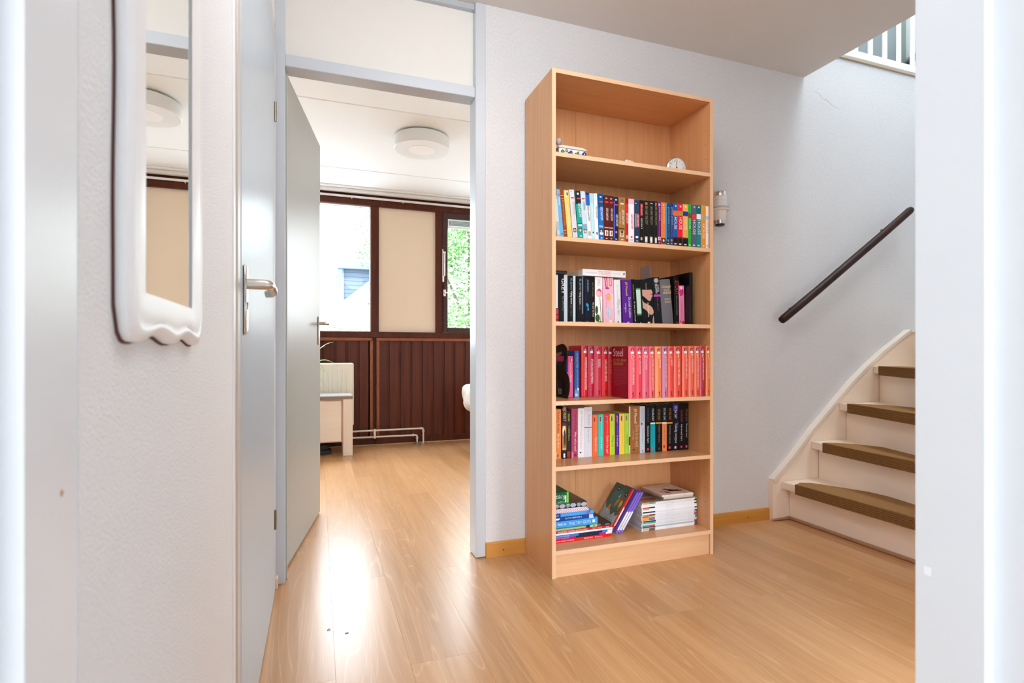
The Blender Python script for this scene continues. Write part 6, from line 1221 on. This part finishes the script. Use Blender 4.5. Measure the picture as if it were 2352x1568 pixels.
# ================================================================== books
def book(kind, name, loc, w, h, d, col, deco, label, group=None, rot=(0, 0, 0), cover=None, pages='e8dcc4'):
    """origin: lower corner of the spine; spine faces -y, width along x, height along z"""
    t = thing(name, label, 'DVD case' if name.startswith('dvd') else 'booklet' if name == 'booklet' else 'magazine' if name == 'magazine' else 'book', loc, rot, group)
    gl = .28 if kind in ('dvd', 'hard') else .4
    cm = mat(col, gl, spec=.22 if kind == 'paper' else .35, name='cover_' + col)
    q = MB()
    if kind == 'hard':
        th = min(.0028, w * .2); bul = min(.004, w * .14); n = 8
        out = [(w, d)]
        for i in range(n + 1):
            u = i / n
            out.append((w * (1 - u), bul - bul * math.sin(PI * u) if 0 < i < n else bul))
        out += [(0, d), (th, d), (th, bul + th), (w - th, bul + th), (w - th, d)]
        q.prism(out, 'z', 0, h)
        part('cover', q, cm, t, True, local=True)
        part('page_block', MB().box(th, w - th, bul + th, d - .004, .003, h - .004), mat(pages, .8), t, local=True)
        sy = lambda u: bul - bul * math.sin(PI * max(0, min(1, u)))
    else:
        th = min(.0009, w * .15)
        q.prism([(w, d), (w, .0004), (w - .0006, 0), (.0006, 0), (0, .0004), (0, d), (th, d), (th, th), (w - th, th), (w - th, d)], 'z', 0, h)
        part('cover', q, cm, t, local=True)
        if kind == 'dvd':
            part('disc_tray', MB().box(th, w - th, th, d - .001, .0012, h - .0012), mat('1d1d1f' if name == 'dvd_case' else 'd8d6d2', .4), t, local=True)
        else:
            part('page_block', MB().box(th, w - th, th, d - .001, .0006, h - .0015), mat(pages, .8), t, local=True)
        sy = lambda u: 0.0
    cols, idx = [], {}
    def ci(c):
        if c not in idx:
            idx[c] = len(cols); cols.append(mat(c, gl, spec=.25, name='print_' + c))
        return idx[c]
    pm = MB(); layer = 0
    tm = MB(); tcols = []
    for e in deco:
        if e[0] in 'rep':
            layer += 1
            y0 = -.00012 - .00005 * layer
            if e[0] == 'r':
                _, a, b_, c_, d_, cc = e
                us = [a + (b_ - a) * i / 4 for i in range(5)] if kind == 'hard' else [a, b_]
                vs = [(u * w, sy(u) + y0, v * h) for v in (c_, d_) for u in us]
                n = len(us)
                pm.add(vs, [(i, i + 1, n + i + 1, n + i) for i in range(n - 1)], ci(cc))
            elif e[0] == 'e':
                _, a, b_, ru, rv, cc = e
                pm.add([((a + ru * math.cos(k * PI / 8)) * w, sy(a) + y0, (b_ + rv * math.sin(k * PI / 8)) * h) for k in range(16)], [tuple(range(16))], ci(cc))
            else:
                _, pts, cc = e
                pm.add([(u * w, sy(.5) + y0, v * h) for u, v in pts], [tuple(range(len(pts)))], ci(cc))
        else:
            _, s_, a, b_, c_, d_, cc = e
            m_ = mat(cc, .4, name='ink_' + cc)
            if m_ not in tcols:
                tcols.append(m_)
            mid = (a + b_) / 2
            text_geo(tm, s_, a * w, b_ * w, c_ * h, d_ * h, min(sy(a), sy(mid), sy(b_)) - .0009 - .0002, 'v' if e[0] == 't' else 'h', tcols.index(m_))
    if pm.f:
        part('spine_pattern', pm, cols, t, local=True)
    if tm.f:
        part('lettering', tm, tcols, t, local=True)
    return t

for kd, nm, x0, y0, z0, w_, h_, d_, ln, col, deco, label, grp in BOOKS:
    t = book(kd, nm, (x0, y0, z0), w_, h_, d_, col, deco, label, grp, (0, ln, 0))
    if label.startswith('low violet-spined'):
        q = MB().add([(-.0002, y_, z_) for y_, z_ in ((.012, .004), (.11, .004), (.11, .15), (.012, .15))], [(0, 1, 2, 3)], 0)
        q.add([(-.0004, y_, z_) for y_, z_ in ((.050, .010), (.085, .010), (.085, .034), (.050, .034))], [(0, 1, 2, 3)], 1)
        for i in range(9):
            q.add([(-.0006, y_, z_) for y_, z_ in ((.054 + i * .003, .014), (.0555 + i * .003, .014), (.0555 + i * .003, .03), (.054 + i * .003, .03))], [(0, 1, 2, 3)], 2)
        for i in range(5):
            q.add([(-.0004, y_, z_) for y_, z_ in ((.03, .128 - i * .007), (.095, .128 - i * .007), (.095, .1265 - i * .007), (.03, .1265 - i * .007))], [(0, 1, 2, 3)], 3)
        part('back_cover_print', q, [mat('2c2034', .3, spec=.25), mat('c8bca8', .5), M_DARK, mat('5c5060', .5)], t, local=True)
    if label.startswith('coral-pink hardback with a gold letter D'):
        # its front cover shows because the books to its left stand further back
        q = MB()
        def side_text(s_, ya, yb, za, zb, mi_):
            vs, fs = glyphs(s_)
            q.add([(-.0004, yb - u * (yb - ya), za + v * (zb - za)) for u, v in vs], fs, mi_)
        q.add([(-.0002, .004, .0), (-.0002, .139, .0), (-.0002, .139, .2195), (-.0002, .004, .2195)], [(0, 1, 2, 3)], 2)
        side_text('Steel', .045, .125, .176, .21, 0)
        side_text('DOOR LIEFDE', .022, .125, .154, .166, 1)
        side_text('GEDREVEN', .045, .125, .138, .150, 1)
        for i in range(9):
            zz = .130 - i * .0085 - (.006 if i > 5 else 0)
            side_text('een verhaal over liefde en verlies' if i % 2 else 'zij moet kiezen tussen twee levens', .02 + (.03 if i in (5, 8) else 0), .125, zz - .004, zz, 3)
        part('front_cover', q, [mat('f0c4bc', .4), mat('c88a38', .4), mat('8c0f22', .25), mat('b8586a', .4)], t, local=True)

# ---- flat books lying on the upright ones of the third shelf
book('paper', 'book', (1.049 + .209, 2.03, 1.0185 + .2012), .0275, .209, .128, 'f0f1f3', [('t', 'DE PSYCHOLOGIE VAN', .35, .6, .67, .93, 'b4b6bc'), ('t', 'TOTALITARISME', .18, .82, .36, .65, 'ee9a90'), ('t', 'MATTIAS DESMET', .4, .6, .13, .32, 'ccd0d6'), ('p', [(.25, .03), (.7, .02), (.7, .05), (.35, .06), (.35, .045), (.6, .04), (.55, .03)], '1c1c1e')],
     'white paperback lying flat across the upright books of the third shelf', 'books on the third shelf', (0, -PI / 2, 0))
book('hard', 'book', (.977, 2.03, 1.0185 + .2035), .0125, .085, .14, '1d2530', [], 'dark slate booklet lying on top of the leftmost black paperbacks', 'books on the third shelf', (0, -PI / 2, 0))
# grey board standing behind the book with the violet band
tag(part('grey_board', MB().box(0, .003, 0, .083, 0, .2835, c=.0008), mat('b4aeac', .6), None, at=None), 'plain grey board standing up behind the book with the violet band', 'board')
COL.objects[-1].location = (1.4700, 2.143, 1.0185)
COL.objects[-1].rotation_euler = (0, -.03, 0)

# ---- black letter B bookend on the red-book shelf
be = thing('letter_bookend', 'black metal bookend cut in the shape of the letter B', 'bookend', (0.985, 2.09, .7012))
OUT = [(2.1782, .9195), (2.0936, .9321), (2.078, .9305), (2.0666, .9256), (2.055, .918), (2.0477, .9107), (2.0421, .896), (2.0425, .884), (2.0477, .8698), (2.0628, .84), (2.0724, .8233), (2.0553, .8123), (2.0328, .7969), (2.0218, .7731), (2.0199, .7538), (2.0225, .735), (2.0291, .7208), (2.036, .711), (2.044, .7012), (2.1782, .7012)]
H1 = [(2.1555, .8916), (2.0936, .8993), (2.080, .893), (2.0743, .8827), (2.0743, .8629), (2.080, .850), (2.0936, .8426), (2.1514, .8414)]
H2 = [(2.1453, .7769), (2.0743, .7836), (2.064, .773), (2.0591, .7597), (2.0628, .7348), (2.072, .724), (2.0858, .7183), (2.1332, .7131)]
def holed(out, holes, x0, x1):
    bm = bmesh.new()
    loops = []
    for lp in [out] + holes:
        vs = [bm.verts.new((x0, y, z)) for y, z in lp]
        es = [bm.edges.new((vs[i], vs[(i + 1) % len(vs)])) for i in range(len(vs))]
        loops += es
    bmesh.ops.triangle_fill(bm, use_beauty=True, use_dissolve=False, edges=loops)
    r = bmesh.ops.extrude_face_region(bm, geom=bm.faces[:])
    for v in [g for g in r['geom'] if isinstance(g, bmesh.types.BMVert)]:
        v.co.x += x1 - x0
    bm.verts.index_update()
    m_ = MB().add([v.co[:] for v in bm.verts], [[v.index for v in f_.verts] for f_ in bm.faces])
    bm.free()
    return m_
part('letter', holed(OUT, [H1, H2], .983, .986), mat('241f19', .5, .3), be)
part('base_plate', MB().box(.986, 1.115, 2.085, 2.178, .7011, .7018), mat('16130f', .5, .3), be)

# ---- stack of flat books on the bottom shelf
z = SH[5] + .0003
G6 = 'books stacked flat on the bottom shelf'
ST6 = [
    (1.186, .290, .0118, .205, 'e0202c', 'paper', [('t', 'Het grote meisjes kookboek', .25, .8, .62, .95, 'fbe8e4'), ('t', 'RECEPTEN', .3, .75, .32, .46, 'fbe0dc'), ('t', 'Rebecca', .25, .8, .16, .28, 'f8d0cc'), ('t', 'uitgave', .4, .65, .03, .1, '5a1014')], 'bright red book at the bottom of the flat stack', 0),
    (1.187, .292, .0088, .21, '202c40', 'paper', [('r', 0, 1, .59, 1, 'c0128c'), ('t', 'weg met taalgedoe', .3, .75, .7, .95, 'f0d8ec'), ('r', 0, 1, .1, .21, 'd0128c'), ('r', 0, 1, 0, .1, 'eeeef0')], 'magenta and navy book second from the bottom of the flat stack', 0),
    (1.188, .293, .0088, .21, '202c40', 'paper', [('r', 0, 1, .55, 1, '2a86d0'), ('t', 'rekenen voor de groep', .3, .75, .7, .95, 'e0ecf8'), ('r', 0, 1, .08, .17, '2a86d0'), ('r', 0, 1, 0, .08, 'eeeef0')], 'blue and navy book third from the bottom of the flat stack', 0),
    (1.190, .295, .0075, .21, 'f0f0f2', 'paper', [], 'plain white book in the lower part of the flat stack', 0),
    (1.185, .288, .0100, .205, 'c8202c', 'paper', [('t', 'MONSTERS TEKENEN & SCHILDEREN', .2, .8, .4, .88, 'f6e6e2'), ('t', 'TIPS EN TRUCS', .3, .75, .16, .32, 'f4dcd8'), ('t', 'deltas', .3, .7, .04, .1, 'f4dcd8'), ('r', 0, 1, .92, 1, '8ab4d4')], 'dark red book with a row of white capitals in the flat stack', 0),
    (1.183, .286, .0118, .205, '2a2e2c', 'paper', [('r', .05, .9, .62, .98, '7fae7c'), ('r', .1, .9, .42, .62, '96a860'), ('r', .1, .95, .24, .36, '9ccc94'), ('r', .2, .8, .28, .3, 'c84a40'), ('t', 'Tuingeheimen voor kinderen', .3, .75, .45, .95, 'e8f0e4'), ('r', .1, .95, .18, .24, '6a665c'), ('t', 'deltas', .35, .7, .03, .1, 'e8e8e8')], 'dark book with green leafy pictures on its spine in the flat stack', 0),
    (1.118, .225, .0280, .165, '3f9be0', 'paper', [('t', 'Hoe faal je', .25, .8, .66, .98, 'f2f8fc'), ('t', 'THE TRY GUYS', .3, .72, .15, .6, 'cfe8f6'), ('r', .28, .72, .06, .11, 'eef4f8')], 'thick light-blue book with big white capitals in the flat stack', 0),
    (1.106, .215, .0175, .17, '10459e', 'paper', [('r', 0, .9, .04, .14, 'c8d4f0'), ('r', .3, 1, .0, .05, '102c54'), ('t', 'AUTO RIJBEWIJS B', .3, .75, .3, .66, 'dce6f8'), ('p', [(.3, .8), (.7, .76), (.75, .84), (.35, .88)], 'eef2fa'), ('h', 'B', .2, .85, .88, .94, 'eef2fa'), ('r', 0, 1, .95, 1, '1a2430')], 'dark blue driving-lesson book in the flat stack', 0),
    (1.098, .205, .0150, .165, '4aa2e4', 'paper', [('r', 0, 1, .75, 1, '0c4a96'), ('t', 'oefenen', .3, .7, .8, .95, 'e0ecf8')], 'sky-blue book with a dark blue end in the flat stack', 0),
    (1.074, .185, .0165, .15, 'f0e8ee', 'paper', [('r', .04 + .24 * (i % 4), .04 + .24 * (i % 4) + .13, .02 + j * .05 + (.025 if i % 2 else 0), .045 + j * .05 + (.025 if i % 2 else 0), 'b46a94') for i in range(4) for j in range(19)], 'white notebook with a pink lattice pattern in the flat stack', 0),
    (1.066, .178, .0222, .17, '1e1b1a', 'hard', [('p', [(.12, v), (.5, v + .055), (.88, v), (.88, v - .07), (.5, v - .125), (.12, v - .07)], 'aab4c4') for v in (.95, .67, .39, .11)] + [('r', .14, .86, v - .01 * k, v - .01 * k + .005, 'd8dce2') for v in (.80, .52, .24) for k in range(8)], 'black hardback notebook with silver hexagons in the flat stack', 0),
    (.9815, .0925, .0470, .14, '10603c', 'paper', [('r', 0, 1, .9, 1, '6ad23a'), ('t', 'Kreta', .25, .65, .35, .80, 'd8e8dc'), ('r', .3, .9, .82, .88, 'eef2ee'), ('t', 'reisgids', .75, .92, .45, .8, 'a8ccb4'), ('r', .93, 1, 0, 1, '1c9c50')], 'thick dark-green book on top of the flat stack', 1),
]
for x1, L_, th_, dp, col, kd, deco, label, flip in ST6:
    y0 = 2.024 + rnd(-.002, .002)
    if flip:
        t = book(kd, 'book', (x1 - L_, y0, z + th_), th_, L_, dp, col, deco, label, G6, (0, PI / 2, 0))
    else:
        t = book(kd, 'book', (x1, y0, z), th_, L_, dp, col, deco, label, G6, (0, -PI / 2, 0))
    z += th_ + .0003
tag(part('ribbon', MB().tube([(1.066, 2.09, .2685), (1.085, 2.085, .267), (1.115, 2.083, .266)], .0009, 6), mat('a8c8b8', .6)), 'thin pale green ribbon sticking out of the black notebook', 'ribbon')
tag(part('ribbon', MB().tube([(1.066, 2.022, .247), (1.073, 2.012, .242), (1.072, 2.010, .232), (1.064, 2.012, .220), (1.060, 2.015, .214)], .002, 6), mat('a81c8c', .5)), 'magenta ribbon hanging over the edge of the lattice notebook', 'ribbon')

# ---- leaning booklets between the two stacks
AL = math.radians(33.0)
LG = 'booklets leaning between the two stacks'
def lean(ix, x_foot, zf, col, deco, label, cover):
    w_ = .0085
    # pivot at the lower right corner of the spine
    ox = x_foot - w_ * math.cos(AL); oz = zf + w_ * math.sin(AL)
    t = book('paper', 'booklet', (ox, 2.045 - .0015 * ix, oz), w_, .198, .135, col, deco, label, LG, (0, AL, 0))
    return t
WB = [('r', 0, 1, .07, .52, 'f2f1f4')]
vio = lambda: WB + [('t', 'reisgids', .3, .75, .09, .26, '4a4a68')]
x_ = 1.2225
b1 = lean(0, 1.2035, SH[5] + .0165, 'e8402c', [('r', 0, 1, .1, .55, 'f4f1f0'), ('t', 'BORRELEN', .3, .75, .13, .3, '5a3a34'), ('r', 0, .3, 0, 1, 'c01c20')], 'red-spined booklet with a green picnic cover, first of the leaning ones', None)
lean(1, x_ + .002, SH[5] + .0005, '8468d4', vio(), 'violet-spined leaning booklet right behind the red-spined one', None)
lean(2, x_ + .0135, SH[5] + .0005, '8468d4', vio(), 'violet-spined leaning booklet, middle one of the three violet spines', None)
lean(3, x_ + .025, SH[5] + .0005, '8468d4', vio(), 'violet-spined leaning booklet nearest the white magazines', None)
# printed cover of the first one (towards the left)
q = MB(); cvm = [mat(c, .4) for c in ('3a5f58', '9fb4b8', '2f7a78', '2a2422', 'd8802c', 'e8c23a', 'b83a2c', 'd8ccc0', '6a2222', '3e6a50')]
def cv(pts, mi_, l_):
    q.add([(-.0003 - .0001 * l_, .135 * (1 - u), .198 * v) for u, v in pts], [tuple(range(len(pts)))], mi_)
def ell(u, v, ru, rv, mi_, l_, rot=0):
    cv([(u + ru * math.cos(a) * math.cos(rot) - rv * math.sin(a) * math.sin(rot), v + ru * math.cos(a) * math.sin(rot) + rv * math.sin(a) * math.cos(rot)) for a in [k * PI / 8 for k in range(16)]], mi_, l_)
cv([(0, 0), (.93, 0), (.93, 1), (0, 1)], 0, 0)
cv([(0, 0), (.93, 0), (.93, .34), (.8, .28), (.7, .36), (.55, .25), (.42, .36), (.3, .42), (.15, .36), (.0, .5)], 1, 1)
ell(.52, .66, .38, .22, 2, 2)
cv([(.25, .45), (.42, .62), (.36, .4)], 9, 3)
for u, v in ((.32, .88), (.84, .82)):
    ell(u, v, .085, .055, 3, 4); ell(u, v, .03, .02, 7, 5)
cv([(.52, .62), (.68, .7), (.6, .52), (.52, .46)], 4, 4)
cv([(.5, .7), (.62, .8), (.56, .7), (.7, .68)], 7, 5)
cv([(.6, .7), (.78, .74), (.74, .64)], 6, 5)
ell(.8, .58, .07, .09, 5, 5); cv([(.76, .53), (.8, .4), (.82, .55)], 5, 5)
ell(.3, .42, .06, .07, 4, 5); cv([(.26, .38), (.28, .27), (.34, .38)], 7, 5)
cv([(.72, .34), (.9, .42), (.9, .38)], 6, 5)
def ctext(s_, u0, u1, v0, v1, mi_):
    vs, fs = glyphs(s_)
    q.add([(-.0009, .135 * (1 - (u1 - (u1 - u0) * a)), .198 * (v1 - (v1 - v0) * b)) for a, b in vs], fs, mi_)
ctext('BORREL', .3, .88, .03, .12, 8)
ctext('IN DE NATUUR', .32, .8, .15, .185, 8)
ctext('recepten voor onderweg', .3, .75, .22, .24, 8)
part('cover_picture', q, cvm, b1, local=True)

# ---- stack of white magazines
GM = 'white magazines stacked on the bottom shelf'
def tabs(a, b, right):
    r = []
    if a: r.append(('r', 0.05, .95, .87, .985, a))
    if b: r.append(('r', 0.05, .95, .765, .87, b))
    r.append(('t', 'maandblad nummer editie', .3, .7, .42, .58, 'c2c8d2'))
    if right: r.append(('r', 0, 1, 0, .045, right))
    return r
MG = [ # from the bottom up: left tab, second tab, right end, spine, words for the label
    ('b8ccd8', 'b03030', 'b03040', 'f0f0f2', 'pale blue and brick-red tabs'),
    ('f0b040', '3a7a80', '40605c', 'f0f0f2', 'amber and dark teal tabs'),
    ('8a3050', '7a2c48', '702c48', 'a8bcc8', 'a plum tab and a blue-grey spine'),
    ('3a9a94', 'd85040', 'd84030', 'e6e6ea', 'teal and vermilion tabs'),
    (None, None, None, 'dcdcE0'.lower(), 'no tabs at all, below the mint-tabbed one'),
    ('48b890', '40b088', '8ab89c', 'e4e4e8', 'one long mint-green tab'),
    ('2c2e30', '2c3a3a', '5a4c54', 'e2e2e6', 'one long black tab'),
    ('f08a40', '5078b0', '58709a', 'e6e6ea', 'orange and blue tabs'),
    ('f0a840', 'd83a58', 'c8344c', 'e2e2e6', 'amber and raspberry tabs'),
    ('6a7a54', 'a8c888', 'a0b888', 'e6e6ea', 'olive and pale green tabs'),
    ('f07030', '8c2030', '8a2834', 'e6e6ea', 'orange and wine-red tabs'),
    (None, None, None, 'eceef2', 'no tabs, right under the thin navy-tabbed one'),
    ('1c2c44', '1c2c44', '403c44', 'e8e8ee', 'one thin navy tab'),
    (None, None, None, 'f4f4f6', 'no tabs, right below the lime-tabbed one'),
    ('98c83c', None, None, 'f2f2f4', 'a single lime tab'),
    ('d84878', '243434', '2c2c38', 'eeeef2', 'pink and black tabs'),
    (None, None, None, 'f2f2f6', 'no tabs, right above the pink-tabbed one'),
    (None, None, '4a3a3c', 'e6e6ea', 'no tabs, second from the top of the stack'),
    ('f09a50', '48a860', '4a8a5c', 'eeeef0', 'orange and leaf-green tabs, topmost of its stack'),
]
z = SH[5] + .0004
mt_ = .1245 / len(MG)
for i, (a, b, r_, sp, ww) in enumerate(MG):
    x1 = 1.631 + rnd(-.003, .0015)
    book('paper', 'magazine', (x1, 2.026 + rnd(-.0025, .0025), z), mt_ - .0003, .293, .196, sp, tabs(a, b, r_), 'white magazine with ' + ww, GM, (0, -PI / 2, 0), pages='b8b4ae')
    z += mt_
MZ = z
# picture on the topmost magazine
q = MB().box(1.345, 1.63, 2.03, 2.215, MZ, MZ + .0002)
q.add([(1.37 + .05 * math.cos(a) , 2.09 + .02 * math.sin(a), MZ + .0004) for a in [k * PI / 8 for k in range(16)]], [tuple(range(16))], 1)
q.add([(1.42 + .05 * math.cos(a) , 2.16 + .03 * math.sin(a), MZ + .0004) for a in [k * PI / 8 for k in range(16)]], [tuple(range(16))], 2)
part('cover_picture', q, [mat('9c8c80', .35), mat('a8584c', .35), mat('6a6a70', .35)], COL.objects[-1].parent) if False else None
topm = [o for o in COL.objects if o.get('label', '').endswith('topmost of its stack')][0]
vs = [(topm.location.x, topm.location.y, topm.location.z)]
cq = MB()
def on_top(pts, mi_, l_):
    # local axes of the lying magazine: x up, y depth, z to the left
    cq.add([(mt_ - .0003 + .0001 * l_, y_, 1.631 - x_) for x_, y_ in pts], [tuple(range(len(pts)))], mi_)
on_top([(1.342, .004), (1.626, .004), (1.626, .19), (1.342, .19)], 0, 1)
on_top([(1.40 + .045 * math.cos(a), .05 + .02 * math.sin(a)) for a in [k * PI / 8 for k in range(16)]], 1, 2)
on_top([(1.42 + .05 * math.cos(a), .12 + .03 * math.sin(a)) for a in [k * PI / 8 for k in range(16)]], 2, 2)
on_top([(1.36 + .02 * math.cos(a), .10 + .04 * math.sin(a)) for a in [k * PI / 8 for k in range(16)]], 3, 2)
part('cover_picture', cq, [mat('a89488', .35), mat('a8584c', .35), mat('6a6a70', .35), mat('7c7a54', .35)], topm, local=True)

# ---- three square cream booklets on top of the magazines
GB = 'square booklets on the magazine stack'
zz = MZ + .0006
for i, (xr, y_, t_, lb) in enumerate(((1.6225, 2.043, .0095, 'square cream booklet at the bottom of the small pile on the magazines'), (1.618, 2.034, .0105, 'square cream booklet in the middle of the small pile on the magazines'), (1.592, 2.012, .0085, 'square cream booklet with a drawing of children, topmost on the magazines'))):
    t = book('paper', 'booklet', (xr, y_, zz), t_, .16, .165, 'e4d8cc', [('r', .0, 1, .24, .26, 'b4a494'), ('r', 0, 1, .76, .78, 'b4a494')] if i == 2 else [], lb, GB, (0, -PI / 2, 0), pages='c4a88c')
    zz += t_ + .0004
    if i == 2:
        cq = MB()
        def ct(pts, mi_, l_):
            cq.add([(t_ + .0002 + .0001 * l_, y2, .16 - x2) for x2, y2 in pts], [tuple(range(len(pts)))], mi_)
        def blob(x2, y2, r1, r2, mi_, l_):
            ct([(x2 + r1 * math.cos(k * PI / 6), y2 + r2 * math.sin(k * PI / 6)) for k in range(12)], mi_, l_)
        for x2, y2, r1, r2, m_ in ((.105, .06, .03, .014, 1), (.085, .075, .02, .012, 1), (.125, .048, .02, .01, 1), (.075, .088, .014, .008, 1), (.09, .055, .014, .008, 2), (.055, .035, .010, .008, 3), (.048, .045, .008, .006, 0), (.035, .055, .009, .004, 0), (.07, .052, .007, .004, 0), (.06, .02, .008, .004, 0)):
            blob(x2, y2, r1, r2, m_, 1)
        def flat_text(s_, x2, x3, y2, y3, mi_):
            vs, fs = glyphs(s_)
            cq.add([(t_ + .0004, y2 + v * (y3 - y2), .16 - (x2 + u * (x3 - x2))) for u, v in vs], fs, mi_)
        flat_text('Kinderen van de bosrand', .02, .14, .138, .147, 0)
        flat_text('de winter', .05, .11, .122, .131, 0)
        part('cover_picture', cq, [mat('5a4a44', .5), mat('8a5a4a', .5), mat('b89478', .5), mat('5c4468', .5)], t, local=True)
